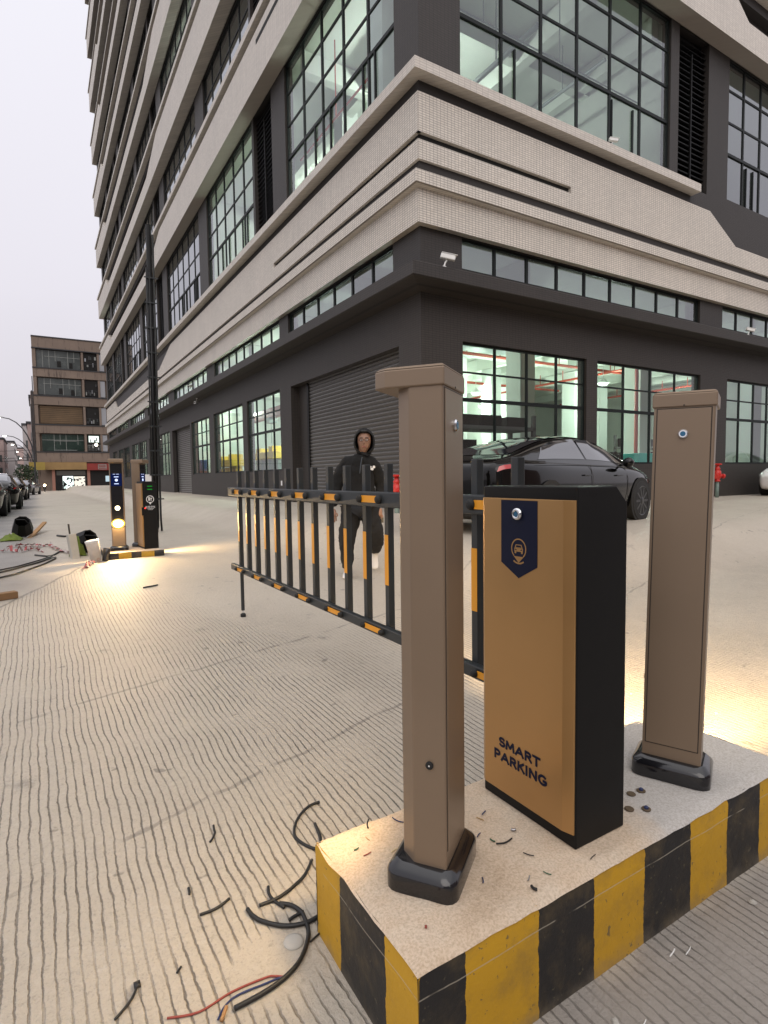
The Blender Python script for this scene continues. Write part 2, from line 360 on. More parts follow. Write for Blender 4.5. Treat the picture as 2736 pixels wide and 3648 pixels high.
# where the lane was raked: the ramp this side of a slanting line, not the strip left of the crack
b1 = mth('ADD', mth('ADD', Y, 1.35), mth('MULTIPLY', mth('ADD', X, 6.4), 3.9))
b1 = mth('ADD', b1, mth('MULTIPLY', mth('SUBTRACT', nz(1.6, 4), .5), 1.6))
r1 = ramp(b1, -.9, .7, 1.0, 0.0)
r1b = ramp(mth('ADD', Y, mth('MULTIPLY', nz(1.2, 3), 1.4)), -5.6, -4.2, 1.0, 0.0)
r1 = mth('MAXIMUM', r1, r1b)
crackx = mth('ADD', mth('ADD', X, 7.02), mth('MULTIPLY', mth('ADD', Y, 2.7), -.42))
crackx = mth('ADD', crackx, mth('MULTIPLY', mth('SUBTRACT', nz(5, 5), .5), .16))
r2 = ramp(crackx, -.02, .06)
lowy = ramp(Y, -4.2, -3.6)          # the crack only matters beyond here
r2 = mth('MAXIMUM', r2, mth('SUBTRACT', 1.0, lowy))
pd = mth('ADD', mth('POWER', mth('MULTIPLY', mth('ADD', X, 6.42), 1.0), 2.0), mth('POWER', mth('ADD', Y, 8.35), 2.0))
pt = ramp(mth('ADD', pd, mth('MULTIPLY', nz(12, 4), .02)), .018, .034)
patchy = ramp(nz(2.6, 6, .68), .36, .54)
mask = mth('MULTIPLY', mth('MULTIPLY', r1, r2), mth('MULTIPLY', pt, mth('MULTIPLY_ADD', patchy, .62, .38)))
mask = mth('MULTIPLY', mask, mth('SUBTRACT', 1.0, mth('MULTIPLY', .15, mth('MULTIPLY', ramp(Y, -8.72, -8.85), ramp(X, -6.25, -6.0)))))
gro = mth('MULTIPLY', gro, mask)
base = mixc(nz(.55, 6, .6), (.385, .34, .276), (.57, .508, .42))
base = mixc(ramp(nz(3.2, 8, .7), .60, .72), base, (.30, .265, .225))
fine = nz(110, 5, .7)
base = mixc(mth('MULTIPLY', ramp(fine, .50, .72), .40), base, (.19, .168, .14))
peb = nz(38, 5, .75)
base = mixc(mth('MULTIPLY', ramp(peb, .54, .70), .34), base, (.18, .158, .132))
base = mixc(mth('MULTIPLY', ramp(peb, .48, .30), .35), base, (.58, .545, .49))
spots = ramp(nz(7.5, 3, .5), .70, .735)
base = mixc(mth('MULTIPLY', spots, .6), base, (.13, .115, .10))
# slab joints across the lane
jn = mth('MULTIPLY', mth('SUBTRACT', nz(3, 4), .5), .12)
def joint(y0, slope, wd):
    d = mth('ABSOLUTE', mth('ADD', mth('SUBTRACT', mth('SUBTRACT', Y, y0), mth('MULTIPLY', mth('ADD', X, 6.0), slope)), jn))
    return ramp(d, wd * .4, wd, 1.0, 0.0)
jt = mth('MAXIMUM', joint(-5.92, .30, .02), joint(-7.35, .30, .016))
jt = mth('MAXIMUM', mth('MULTIPLY', jt, ramp(nz(6, 3), .35, .55)), 0.0)
base = mixc(mth('MULTIPLY', jt, .55), base, (.17, .15, .13))
crk = mth('MULTIPLY', ramp(mth('ABSOLUTE', crackx), .0, .035, 1.0, 0.0), mth('MULTIPLY', ramp(Y, -4.0, -3.4), ramp(Y, -1.5, -.9, 1.0, 0.0)))
base = mixc(mth('MULTIPLY', crk, .75), base, (.06, .055, .05))
# older greyer road left of the crack and further up the street
road = mth('SUBTRACT', 1.0, ramp(mth('ADD', X, mth('MULTIPLY', nz(.8, 4), .9)), -6.9, -6.2))
road = mth('MULTIPLY', road, ramp(Y, -3.6, -2.4))
base = mixc(mth('MULTIPLY', road, .8), base, mixc(nz(2.5, 7, .65), (.12, .115, .112), (.26, .245, .235)))
dark = ramp(mth('ADD', X, mth('MULTIPLY', nz(.9, 5), 1.6)), -7.4, -6.4, 1.0, 0.0)
base = mixc(mth('MULTIPLY', mth('MULTIPLY', dark, ramp(Y, 3.0, 7.0)), .8), base, (.10, .098, .095))
far_dark = mth('MAXIMUM', ramp(X, -9.6, -8.8, 1.0, 0.0), ramp(Y, -12.5, -11.5, 1.0, 0.0))
base = mixc(far_dark, base, mixc(nz(1.5, 6, .7), (.035, .035, .036), (.075, .073, .07)))  # outer ground coloured dark as asphalt to cut light bounced up to the soffits
front = mth('MULTIPLY', ramp(mth('ADD', Y, mth('MULTIPLY', nz(2.2, 5), .3)), -8.75, -8.65, 1.0, 0.0), ramp(X, -6.25, -6.05))
base = mixc(mth('MULTIPLY', front, .75), base, mixc(nz(6, 7, .7), (.17, .155, .14), (.33, .30, .275)))  # gravelly ground right of the island, its missing lamp light painted as darker colour
grim = nz(4.5, 6, .7)
base = mixc(mth('MULTIPLY', gro, mth('MULTIPLY_ADD', grim, .7, .36)), base, (.075, .063, .052))
L(base, B.inputs['Base Color'])
rgh = mth('MULTIPLY_ADD', nz(2.0, 5), .35, .33); L(rgh, B.inputs['Roughness'])
hgt = mth('SUBTRACT', mth('ADD', mth('MULTIPLY', fine, .006), mth('MULTIPLY', nz(30, 6, .75), .012)), mth('MULTIPLY', gro, .008))
bp = N('ShaderNodeBump'); bp.inputs['Strength'].default_value = .8; bp.inputs['Distance'].default_value = 1.0; L(hgt, bp.inputs['Height']); L(bp.outputs[0], B.inputs['Normal'])
tag(mb.build('ground', gm, smooth=True, recalc=False), kind='structure')
# ------------------------------------------------------------------ factory building (corner at the origin, left face x=0 runs +y, right face y=0 runs +x)
LL, RW = 59.4, 26.0
bld = empty('factory_building', (0, 0, .1), 0, 'tall grey and beige factory block with gridded windows, rising from the street corner', 'building')
IB = Matrix.Translation((0, 0, -.1))
def reb(o):                     # geometry is written in world numbers; the root sits .1 up
    o.matrix_parent_inverse = IB; return o
def bpart(mb, name, m, parent=bld, **k):
    o = mb.build(name, m, None, **k); o.parent = parent
    if parent is bld: o.matrix_parent_inverse = IB
    return o
def W3(side, t, p, z): return (-p, t, z) if side == 'L' else (t, -p, z)
def fbox(mb, side, t0, t1, p0, p1, z0, z1, mi=0):
    a = W3(side, t0, p0, z0); b = W3(side, t1, p1, z1); mb.box(a[0], b[0], a[1], b[1], z0, z1, mi)
def holes_wall(mb, side, t0, t1, z0, z1, holes, pf=0.0, depth=.28, mitre=True, mi=0):
    """wall skin at protrusion pf with rectangular openings and their reveals"""
    ts = sorted(set([t0, t1] + [h[0] for h in holes] + [h[1] for h in holes])); ts = [v for v in ts if t0 <= v <= t1]
    zs = sorted(set([z0, z1] + [h[2] for h in holes] + [h[3] for h in holes])); zs = [v for v in zs if z0 <= v <= z1]
    sh = lambda v: v - pf if (mitre and abs(v) < 1e-6) else v
    inh = lambda a, b: any(h[0] < a < h[1] and h[2] < b < h[3] for h in holes)
    for i in range(len(ts) - 1):
        for j in range(len(zs) - 1):
            if inh((ts[i] + ts[i + 1]) / 2, (zs[j] + zs[j + 1]) / 2): continue
            q = [W3(side, sh(ts[i]), pf, zs[j]), W3(side, sh(ts[i + 1]), pf, zs[j]), W3(side, sh(ts[i + 1]), pf, zs[j + 1]), W3(side, sh(ts[i]), pf, zs[j + 1])]
            mb.face(q, mi)
    for h in holes:
        a, b, c, d = h[:4]; e = pf - depth
        if a > t0: mb.face([W3(side, a, pf, c), W3(side, a, e, c), W3(side, a, e, d), W3(side, a, pf, d)], mi)
        if b < t1: mb.face([W3(side, b, pf, c), W3(side, b, e, c), W3(side, b, e, d), W3(side, b, pf, d)], mi)
        if c > z0: mb.face([W3(side, sh(a), pf, c), W3(side, b, pf, c), W3(side, b, e, c), W3(side, sh(a), e, c)], mi)
        if d < z1: mb.face([W3(side, sh(a), pf, d), W3(side, b, pf, d), W3(side, b, e, d), W3(side, sh(a), e, d)], mi)
def cornice(mb, prof, l1=LL, r1=RW, lcap=0.0, mi=0):
    """closed profile [(p,z)...] swept along the left face, mitred round the corner, along the right face"""
    n = len(prof)
    A = [(-p, l1 + (p if lcap else 0), z) for p, z in prof]; Bc = [(-p, -p, z) for p, z in prof]; Cc = [(r1, -p, z) for p, z in prof]
    mb.add(A + Bc + Cc, [(i, (i + 1) % n, n + (i + 1) % n, n + i) for i in range(n)] + [(n + i, n + (i + 1) % n, 2 * n + (i + 1) % n, 2 * n + i) for i in range(n)]
           + [tuple(range(n)), tuple(range(3 * n - 1, 2 * n - 1, -1))], mi)
def rect(p0, p1, z0, z1): return [(p0, z0), (p1, z0), (p1, z1), (p0, z1)]
def plate(mb, side, poly, p0, p1, mi=0):
    """polygon in (t,z) standing proud from p0 to p1"""
    n = len(poly); s0 = lambda t, p: t - p if abs(t) < 1e-6 else t
    mb.add([W3(side, t, p0, z) for t, z in poly] + [W3(side, s0(t, p1), p1, z) for t, z in poly],
           [tuple(range(n)), tuple(range(2 * n - 1, n - 1, -1))] + [(i, (i + 1) % n, n + (i + 1) % n, n + i) for i in range(n)], mi)

# openings -----------------------------------------------------------
GL = [(8.05, 11.5, 4, 0), (12.05, 16.26, 4, 0), (17.08, 20.6, 4, 0), (26.25, 30.3, 4, 0), (31.4, 33.6, 2, 0), (34.6, 38.1, 4, 0), (38.5, 42.1, 4, 0), (43.6, 47.2, 4, 0), (47.6, 51.2, 4, 0), (52.4, 56.0, 4, 0)]
GR = [(1.1, 5.12, 4, 0), (5.54, 10.24, 4, 0), (11.72, 16.2, 5, 0), (17.2, 21.6, 4, 0)]
DOORS = [(.86, 7.1, 3.73), (20.95, 25.48, 3.72)]
SL = [(1.05, 7.2), (7.95, 15.9), (17.2, 24.6), (26.2, 33.6), (35.1, 42.4), (43.8, 50.9), (52.1, 58.6)]
SR = [(1.09, 10.14), (11.36, 20.0)]
UL = [(.9, 7.05, 5), (10.12, 16.33, 5), (17.8, 25.36, 6), (28.8, 34.4, 5), (35.5, 43.1, 6), (46.6, 52.0, 4), (53.2, 58.4, 4)]
UR = [(1.07, 8.5, 6), (11.46, 17.6, 6)]
LVL = [(8.2, 9.92), (26.7, 28.5), (44.4, 46.2)]; LVR = [(8.88, 10.36)]
LED = [8.86, 15.12, 20.32, 25.68, 31.02, 36.4, 41.8, 47.25, 52.6]
SOF = [13.30, 18.26, 23.62, 28.98, 34.32, 39.66, 45.1, 50.5, 55.9]
ZT = 57.0
hl = [(a, b, 1.12, 3.78) for a, b, *_ in GL] + [(a, b, -.6, c) for a, b, c in DOORS] + [(a, b, 5.30, 5.97) for a, b in SL]
hr = [(a, b, 1.12, 3.78) for a, b, *_ in GR] + [(a, b, 5.30, 5.97) for a, b in SR]
for k in range(8):
    zb, zt = LED[k] + .2, SOF[k]
    hl += [(a, b, zb, zt) for a, b, _ in UL] + [(a, b, zb, zt) for a, b in LVL]
    if k < 3: hr += [(a, b, zb + (.12 if a > 9 else 0), zt) for a, b, _ in UR] + [(a, b, zb, zt) for a, b in LVR]
mb = MB(); holes_wall(mb, 'L', 0, LL, -.9, ZT, hl); holes_wall(mb, 'R', 0, RW, -.9, ZT, hr)
mb.face([(0, LL, -.9), (RW, LL, -.9), (RW, LL, ZT), (0, LL, ZT)]); mb.face([(RW, 0, -.9), (RW, LL, -.9), (RW, LL, ZT), (RW, 0, ZT)]); mb.face([(0, 0, ZT), (RW, 0, ZT), (RW, LL, ZT), (0, LL, ZT)])
bpart(mb, 'wall', M['dark'])
mb = MB(); cornice(mb, [(-.05, 4.66), (.58, 4.74), (.60, 4.76), (.60, 5.0), (.57, 5.02), (-.05, 5.06)]); bpart(mb, 'canopy', M['dark'])
# beige mouldings over the strip windows
mb = MB(); cornice(mb, [(-.02, 5.985), (.15, 5.985), (.15, 6.655), (.30, 6.675), (.30, 6.92), (-.02, 6.92)]); bpart(mb, 'beige_moulding', M['beige'])
mb = MB(); cornice(mb, rect(-.02, .03, 6.92, 7.25)); bpart(mb, 'shadow_gap', M['reveal'])
ZS0, ZS1 = 7.63, 7.78
mb = MB(); holes_wall(mb, 'L', 0, 24.6, 7.25, 8.55, [(0, 8.05, ZS0, ZS1)], .10, .09); holes_wall(mb, 'R', 0, 10.39, 7.25, 8.55, [(0, 4.39, ZS0, ZS1)], .10, .09)
for a, b, s in ((0, 24.6, 'L'), (0, 10.39, 'R')):
    mb.face([W3(s, a - .1, .1, 7.25), W3(s, b, .1, 7.25), W3(s, b, -.0, 7.25), W3(s, a, -.0, 7.25)])
    mb.face([W3(s, a - .1, .1, 8.55), W3(s, b, .1, 8.55), W3(s, b, -.0, 8.55), W3(s, a, -.0, 8.55)])
plate(mb, 'L', [(24.6, 7.25), (50.2, 7.25), (50.2, 7.74), (28.2, 7.74), (24.6, 8.55)], -.02, .10)
plate(mb, 'L', [(50.2, 7.25), (LL, 7.25), (LL, 8.55), (51.4, 8.55), (50.2, 7.74)], -.02, .10)
plate(mb, 'R', [(10.39, 7.25), (RW, 7.25), (RW, 7.80), (11.85, 7.80), (10.39, 8.55)], -.02, .10)
bpart(mb, 'beige_band', M['beige'], recalc=False)
mb = MB(); mb.face([W3('L', 0, .012, ZS0), W3('L', 8.04, .012, ZS0), W3('L', 8.04, .012, ZS1), W3('L', 0, .012, ZS1)]); mb.face([W3('R', 0, .012, ZS0), W3('R', 4.38, .012, ZS0), W3('R', 4.38, .012, ZS1), W3('R', 0, .012, ZS1)])
bpart(mb, 'shadow_slot', M['slot'])
mb = MB(); cornice(mb, rect(-.02, .02, 8.55, 8.82), r1=9.5); bpart(mb, 'shadow_gap', M['reveal'])
mb = MB(); cornice(mb, rect(-.25, .30, 8.82, 9.03), r1=9.56, lcap=1); bpart(mb, 'ledge', M['beige_plain'])
# upper storeys: soffit band with its chamfered front, gap, ledge
for k in range(8):
    s, e = SOF[k], LED[k + 1]; zl = s + (e - s) * .42; sl = s + (e - s) * .62
    mb = MB()
    plate(mb, 'L', [(0, s), (24.6, s), (24.6, e - .28), (0, e - .28)], -.02, .46)
    plate(mb, 'L', [(24.6, s), (50.2, s), (50.2, zl), (28.0, zl), (24.6, e - .28)], -.02, .46)
    plate(mb, 'L', [(50.2, s), (LL, s), (LL, e - .28), (51.4, e - .28), (50.2, zl)], -.02, .46)
    if k < 3:
        plate(mb, 'R', [(0, s), (10.4, s), (10.4, e - .28), (0, e - .28)], -.02, .46)
        plate(mb, 'R', [(10.4, s), (RW, s), (RW, zl), (11.6, zl), (10.4, e - .28)], -.02, .46)
    else: plate(mb, 'R', [(0, s), (RW, s), (RW, e - .28), (0, e - .28)], -.02, .46)
    bpart(mb, 'beige_band', M['beige_plain'], recalc=True)
    mb = MB(); fbox(mb, 'L', -.46, 8.15, .44, .466, sl, sl + .14); fbox(mb, 'R', -.46, 4.4, .44, .466, sl, sl + .14); bpart(mb, 'shadow_slot', M['slot'])
    mb = MB(); cornice(mb, rect(-.02, .25, e - .28, e)); bpart(mb, 'shadow_gap', M['reveal'])
    mb = MB(); cornice(mb, rect(-.25, .52, e, e + .20), lcap=1); bpart(mb, 'ledge', M['beige_plain'])

# windows ------------------------------------------------------------
def window(side, t0, t1, z0, z1, tv, zh, heavy=(), glass='glass', w=.045, p=-.10, sash=()):
    f = MB(); pa, pb = p - .03, p + .035
    for a, b in ((t0, t0 + .05), (t1 - .05, t1)): fbox(f, side, a, b, pa, pb, z0, z1)
    for a, b in ((z0, z0 + .05), (z1 - .05, z1)): fbox(f, side, t0 + .05, t1 - .05, pa, pb - .004, a, b)
    for v in tv: fbox(f, side, v - w / 2, v + w / 2, pa, pb - .008, z0 + .05, z1 - .05)
    for h in zh: fbox(f, side, t0 + .05, t1 - .05, pa + .008, pb - .014, h - w * .42, h + w * .42)
    for h in heavy: fbox(f, side, t0 + .05, t1 - .05, pa + .006, pb + .004, h - .04, h + .04)
    for a, b, c, d in sash:
        for q in ((a, a + .04, c, d), (b - .04, b, c, d)): fbox(f, side, q[0], q[1], pa + .02, pb + .012, q[2], q[3])
    o = bpart(f, 'window', M['frame'])
    g = MB(); g.face([W3(side, t0 + .03, p, z0 + .03), W3(side, t1 - .03, p, z0 + .03), W3(side, t1 - .03, p, z1 - .03), W3(side, t0 + .03, p, z1 - .03)])
    bpart(g, 'pane', M[glass], o)
    return o
ev = lambda a, b, n: [a + (b - a) * i / n for i in range(1, n)]
for a, b, n, _ in GL: window('L', a, b, 1.12, 3.78, ev(a, b, n), (3.14,), (2.50,))
for a, b, n, _ in GR: window('R', a, b, 1.12, 3.78, ev(a, b, n), (3.14,), (2.54,), glass='glass' if a < 11 else 'glass_mid')
for a, b in SL: window('L', a, b, 5.30, 5.97, ev(a, b, round((b - a) / 1.0)), (), w=.07, glass='glass_dark' if a < 5 else 'glass')
for a, b in SR: window('R', a, b, 5.30, 5.97, ev(a, b, round((b - a) / 1.0)), (), w=.07, glass='glass_dark')
for k in range(8):
    zb, zt = LED[k] + .17, SOF[k]; n = 4 if k == 0 else 3
    hs = [12.47, 11.53, 10.58, 9.64] if k == 0 else ev(zb, zt, 3)
    lit = {0: (0, 1), 2: (1, 2), 1: (6,)}.get(k, ())
    for i, (a, b, c) in enumerate(UL):
        sash = [(a + 3.2, a + 4.2, zb, 10.55), (a + .9, a + 1.5, zb, 10.55)] if k == 0 else [(a + 1.2, a + 1.9, zb, zb + 1)]
        window('L', a, b, zb, zt, ev(a, b, c), hs[:2] if k == 0 else hs, hs[2:3] if k == 0 else (), 'glass' if i in lit else 'glass_dark', w=.07, sash=sash)
    if k < 3:
        for i, (a, b, c) in enumerate(UR):
            z1 = zb + .12 if a > 9 else zb
            window('R', a, b, z1, zt, ev(a, b, c), hs[:2] if k == 0 else hs, hs[2:3] if k == 0 else (), 'glass_mid' if (k == 0 and i == 0) else 'glass_dark', w=.07, sash=[(a + 1.2, a + 1.65, z1, zb + 1.4), (a + 5.0, a + 5.9, z1, zb + 1.4)])
    for side, lst in (('L', LVL), ('R', LVR if k < 3 else [])):
        for a, b in lst:
            m = MB(); h = zb
            while h < zt - .1:
                q = [W3(side, a, -.10, h), W3(side, b, -.10, h), W3(side, b, -.19, h + .10), W3(side, a, -.19, h + .10)]; m.face(q)
                m.face([W3(side, a, -.10, h - .018), W3(side, b, -.10, h - .018), W3(side, b, -.10, h), W3(side, a, -.10, h)]); h += .155
            fbox(m, side, a, b, -.27, -.25, zb, zt); fbox(m, side, (a + b) / 2 - .02, (a + b) / 2 + .02, -.12, -.07, zb, zt - .5)
            bpart(m, 'louvre', M['black'], recalc=False)
# roller shutters -----------------------------------------------------
for a, b, c in DOORS:
    m = MB(); z = -.3; pr = []
    while z < c:
        pr += [(-.262, z), (-.240, z + .008), (-.228, z + .05), (-.230, z + .064), (-.258, z + .084)]; z += .105
    if a < 5: a0 = a; b0 = 6.27
    else: a0 = a; b0 = b - .1
    for i in range(len(pr) - 1):
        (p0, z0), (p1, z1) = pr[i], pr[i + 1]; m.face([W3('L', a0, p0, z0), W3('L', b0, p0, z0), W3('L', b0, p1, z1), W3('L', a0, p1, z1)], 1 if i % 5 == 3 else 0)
    d = bpart(m, 'roller_shutter', [M['shutter'], M['lip_highlight']])
    m = MB(); fbox(m, 'L', b0, b0 + .07, -.30, -.20, -.3, c); fbox(m, 'L', b0 - .05, b0, -.225, -.20, -.3, c - .1); bpart(m, 'guide_rail', M['black'], d)
    if a < 5:
        m = MB(); fbox(m, 'L', 6.34, b + .01, -.34, -.275, -.3, c); bpart(m, 'side_panel', M['dark'])
# interior -------------------------------------------------------------
m = MB(); m.box(.3, RW - .2, .3, LL - .2, -.04, .12); bpart(m, 'interior_floor', M['int_floor'])
for z0, z1, nm in [(6.05, 6.35, 'c')] + [(SOF[k] + .25, SOF[k] + .5, 'c') for k in range(8)]:
    m = MB(); m.box(.29, RW - .1, .29, LL - .1, z0, z1); bpart(m, 'floor_slab', M['int_wall'])
m = MB()
m.box(15.0, 15.2, 12.2, LL - .2, .12, 6.05); m.box(.3, 9.2, 27.0, 27.2, .12, 6.05); m.box(.3, 15, 44.9, 45.1, .12, 6.05); m.box(15.2, RW - .2, 22, 22.2, .12, 6.05)
m.box(RW - .4, RW - .2, .3, LL - .2, .12, 6.05); m.box(.95, 2.35, 21.4, 21.5, .12, 4.6)
bpart(m, 'interior_wall', M['int_wall'])
m = MB(); m.box(11, 11.2, 9.0, LL - .2, 6.35, SOF[0] + .25); m.box(11.2, RW - .2, 9.0, 9.2, 6.35, SOF[0] + .25); m.box(.3, 11, 17.0, 17.2, 6.35, SOF[0] + .25); m.box(8.7, 8.9, .3, 9.0, 6.35, SOF[0] + .25)
bpart(m, 'interior_wall', M['int_wall'])
for k in range(1, 8):
    m = MB(); m.box(4.5, 4.7, .3, LL - .2, SOF[k - 1] + .5, SOF[k] + .25); m.box(4.7, RW - .2, 4.5, 4.7, SOF[k - 1] + .5, SOF[k] + .25); 
    if k == 2: m.box(.3, 4.5, 9.9, 10.1, SOF[1] + .5, SOF[2] + .25); m.box(.3, 4.5, 26.0, 26.2, SOF[1] + .5, SOF[2] + .25)
    if k == 1: m.box(.3, 4.5, 52.4, 52.6, SOF[0] + .5, SOF[1] + .25)
    bpart(m, 'interior_wall', M['int_dark'])
for y in (7.5, 16.7, 25.9, 35, 44):
    for x in (6.8, 13.5):
        if (x, y) == (6.8, 25.9): continue
        m = MB(); m.box(x - .35, x + .35, y - .35, y + .35, .12, 6.04); m.box(x - .55, x + .55, y - .55, y + .55, 5.3, 6.045); bpart(m, 'interior_column', M['col'])
m = MB(); m.box(5.4, 6.0, 2.6, 3.2, .12, 6.04); bpart(m, 'interior_column', M['col'])
for y in (3.5, 7.5, 12.1, 16.7, 21.3): 
    m = MB(); m.box(.4, 14.9, y - .15, y + .15, 5.45, 6.03); bpart(m, 'ceiling_beam', M['int_wall'])
for x in (3.4, 10.2): 
    m = MB(); m.box(x - .15, x + .15, .4, 26, 5.5, 6.02); bpart(m, 'ceiling_beam', M['int_wall'])
for y, z in ((2.2, 4.75), (5.4, 5.0), (9.6, 4.9)):
    m = MB(); m.tube([(.5, y, z), (14.9, y, z)], .055)
    x = 1.2
    while x < 14: m.tube([(x, y, z), (x, y, z + .45)], .02, 5); x += 1.5
    bpart(m, 'sprinkler_pipe', M['red_pipe'])
for x in (11.6, 14.0, 16.4, 18.8, 21.2):
    m = MB(); m.box(x - .13, x + .13, .4, 21.9, 5.5, 6.03); bpart(m, 'ceiling_beam', M['int_wall'])
for x in (10.4, 17.6):
    for y in (2.2, 9.4): m = MB(); m.box(x - .3, x + .3, y - .3, y + .3, .12, 5.49); bpart(m, 'interior_column', M['col'])
for x, z in ((12.8, 4.9), (20.0, 5.0)):
    m = MB(); m.tube([(x, .6, z), (x, 14, z)], .05)
    y = 1.0
    while y < 14: m.tube([(x, y, z), (x, y, z + .45)], .018, 5); y += 1.3
    bpart(m, 'sprinkler_pipe', M['red_pipe'])
m = MB(); m.tube([(9.9, 1.9, .12), (9.9, 1.9, 5.4)], .06); bpart(m, 'sprinkler_pipe', M['red_pipe'])
m = MB(); m.box(.6, 8, 4.2, 4.75, 4.9, 5.25); bpart(m, 'air_duct', M['steel_mach'])
GW = (.88, 1.0, .88)
def bay_lamp(x, y, z, e, top):
    m = MB(); m.lathe([(.03, .34), (.05, .30), (.2, .12), (.21, .10)], (x, y, z)); m.tube([(x, y, z + .3), (x, y, top)], .012, 5); o = bpart(m, 'bay_lamp', M['col'])
    m = MB(); m.lathe([(.0, .0), (.14, .02), (.17, .09)], (x, y, z), n=12); bpart(m, 'lamp_bulb', M['white_led'], o)
    lamp('bay_light', 'POINT', (x, y, z - .06), e * 1.45, GW if z < 8 else (.95, 1.0, .92), .16)
for x, y, e in [(3.0, 5.0, 220), (2.6, 10.5, 420), (4.2, 14.2, 420), (2.6, 19.0, 420), (2.4, 24.5, 300), (2.6, 31, 420), (2.6, 38, 420), (2.6, 48, 420), (7.9, 5.2, 380), (12.5, 5.2, 480), (9.6, 9.5, 520), (19.0, 6.0, 300), (13, 13, 500)]:
    bay_lamp(x, y, 4.35, e, 6.04)
for x, y, e in [(3.4, 4.5, 420), (4.6, 12.5, 400), (14, 4, 24)]: bay_lamp(x, y, 12.3, e, SOF[0] + .24)
for x, y, e, k in [(2.2, 13.5, 90, 2), (2.2, 21.5, 90, 2), (2.2, 56, 110, 1)]: bay_lamp(x, y, SOF[k] - .9, e, SOF[k] + .24)
m = MB(); m.tube([(1.0, .8, 11.35), (1.0, 8.2, 11.35)], .03); m.tube([(1.0, 3.1, 11.35), (1.0, 3.1, 13.5)], .02, 5); m.tube([(1.0, 5.6, 11.35), (1.0, 5.6, 13.5)], .02, 5); bpart(m, 'sprinkler_pipe', M['red_pipe'])
m = MB(); m.tube([(.8, 1.0, 11.6), (8.6, 1.0, 11.6)], .02); m.tube([(2.6, 1.0, 11.6), (2.6, 1.0, 13.5)], .015, 5); m.tube([(5.2, 1.0, 11.6), (5.2, 1.0, 13.5)], .015, 5); bpart(m, 'cable_tray', M['steel_mach'])
m = MB(); m.box(5.6, 5.9, .4, 8.9, 12.8, 13.5); m.box(8.2, 8.5, .4, 8.9, 12.9, 13.5); bpart(m, 'ceiling_beam', M['int_wall'])
m = MB(); m.tube([(4.1, .7, 11.9), (4.1, 8.6, 11.9)], .07); m.tube([(6.9, .9, 12.2), (6.9, 8.6, 12.2)], .05); m.tube([(4.1, 2.2, 11.9), (4.1, 2.2, 13.5)], .02, 5); m.tube([(6.9, 2.4, 12.2), (6.9, 2.4, 13.5)], .02, 5); bpart(m, 'service_pipe', M['steel_mach'])
m = MB(); m.box(.4, 10.9, 2.9, 3.2, 12.9, 13.5); m.box(.4, 10.9, 6.4, 6.7, 12.9, 13.5); m.box(2.4, 2.7, .4, 16.8, 12.95, 13.5); bpart(m, 'ceiling_beam', M['int_wall'])
for x, y in ((2.6, 8.0), (.75, 2.4)):
    m = MB(); m.box(x - .3, x + .3, y - .3, y + .3, 6.35, 13.5); bpart(m, 'interior_column', M['col'])
# small paper label on the wall
m = MB(); fbox(m, 'L', 8.02, 8.14, .003, .006, .62, .78); bpart(m, 'notice', M['white'])
m = MB(); fbox(m, 'L', 7.35, 7.75, -.06, -.055, 5.36, 5.9); bpart(m, 'notice', M['white']) if False else None

# things standing inside ------------------------------------------------
def machine(x, y, z, n, m1, m2, lab, seed):
    r = random.Random(seed); o = empty('gantry_machine', (x, y, z), 0, lab, 'machine')
    b = MB(); b.box(-.5, .5, -1.6, 1.6, 0, .35); b.box(-.35, .35, -1.5, 1.5, .35, .75); b.build('bed', M['steel_mach'], o, bevel=.02)
    for k in range(n):
        yy = -1.4 + 2.8 * k / (n - 1); c = MB(); c.box(-.16, .16, yy - .13, yy + .13, .75, 1.3 + r.random() * .1); c.tube([(0, yy, .75), (0, yy, .4)], .06); c.build('press_column', M[m2], o, bevel=.02)
    b = MB(); b.box(-.42, .42, -1.7, 1.7, 1.35, 1.68); b.box(-.3, .3, -1.2, -.7, 1.68, 1.95); b.box(-.3, .3, .5, 1.1, 1.68, 1.9); b.build('head_beam', M[m1], o, bevel=.03)
    return o
machine(2.7, 16.6, .42, 6, 'yellow_mach', 'steel_mach', 'yellow gantry machine with green columns behind the window beside the shutter', 1)
machine(1.5, 19.0, .12, 4, 'yellow_mach', 'yellow_mach', 'yellow press further in, seen through the second ground window', 2)
machine(1.3, 24.2, .0, 3, 'blue_mach', 'orange_mach', 'blue and orange machine behind the third ground floor window', 3)
o = empty('crane_beam', (2.8, 16.5, 3.75), 0, 'brown red crane beam under the ceiling behind the window beside the shutter', 'crane')
b = MB(); b.box(-.18, .18, -2.6, 2.8, 0, .42); b.build('girder', M['orange_mach'], o); b = MB(); b.box(-.2, .2, -.3, .3, -.25, -.004); b.tube([(0, 0, -.25), (0, 0, -1.2)], .015, 5); b.build('hoist', M['steel_mach'], o)
def rack(x, y, lab, seed, w, h):
    r = random.Random(seed); o = empty('storage_rack', (x, y, .12), 0, lab, 'rack')
    for sx in (0, w):
        for sy in (0, .9): b = MB(); b.box(sx - .05, sx + .05, sy - .05, sy + .05, 0, h); b.build('upright', M['int_dark'], o)
    z = .5
    while z < h:
        b = MB(); b.box(-.05, w + .05, -.05, .95, z, z + .09); b.build('shelf', M['int_dark'], o)
        b = MB(); q = .1
        while q < w - .3:
            ww = .25 + r.random() * .5; b.box(q, min(w - .05, q + ww), .05, .85, z + .094, z + .14 + r.random() * .42); q += ww + .04 + r.random() * .18
        b.build('stored_goods', M['black'], o); z += .72
    return o
rack(1.4, 1.5, 'tall dark storage rack full of goods behind the first right-hand window', 4, 3.4, 2.35)
rack(12.6, 5.2, 'low dark rack deep inside, behind the third right-hand window', 8, 4.2, 1.7)
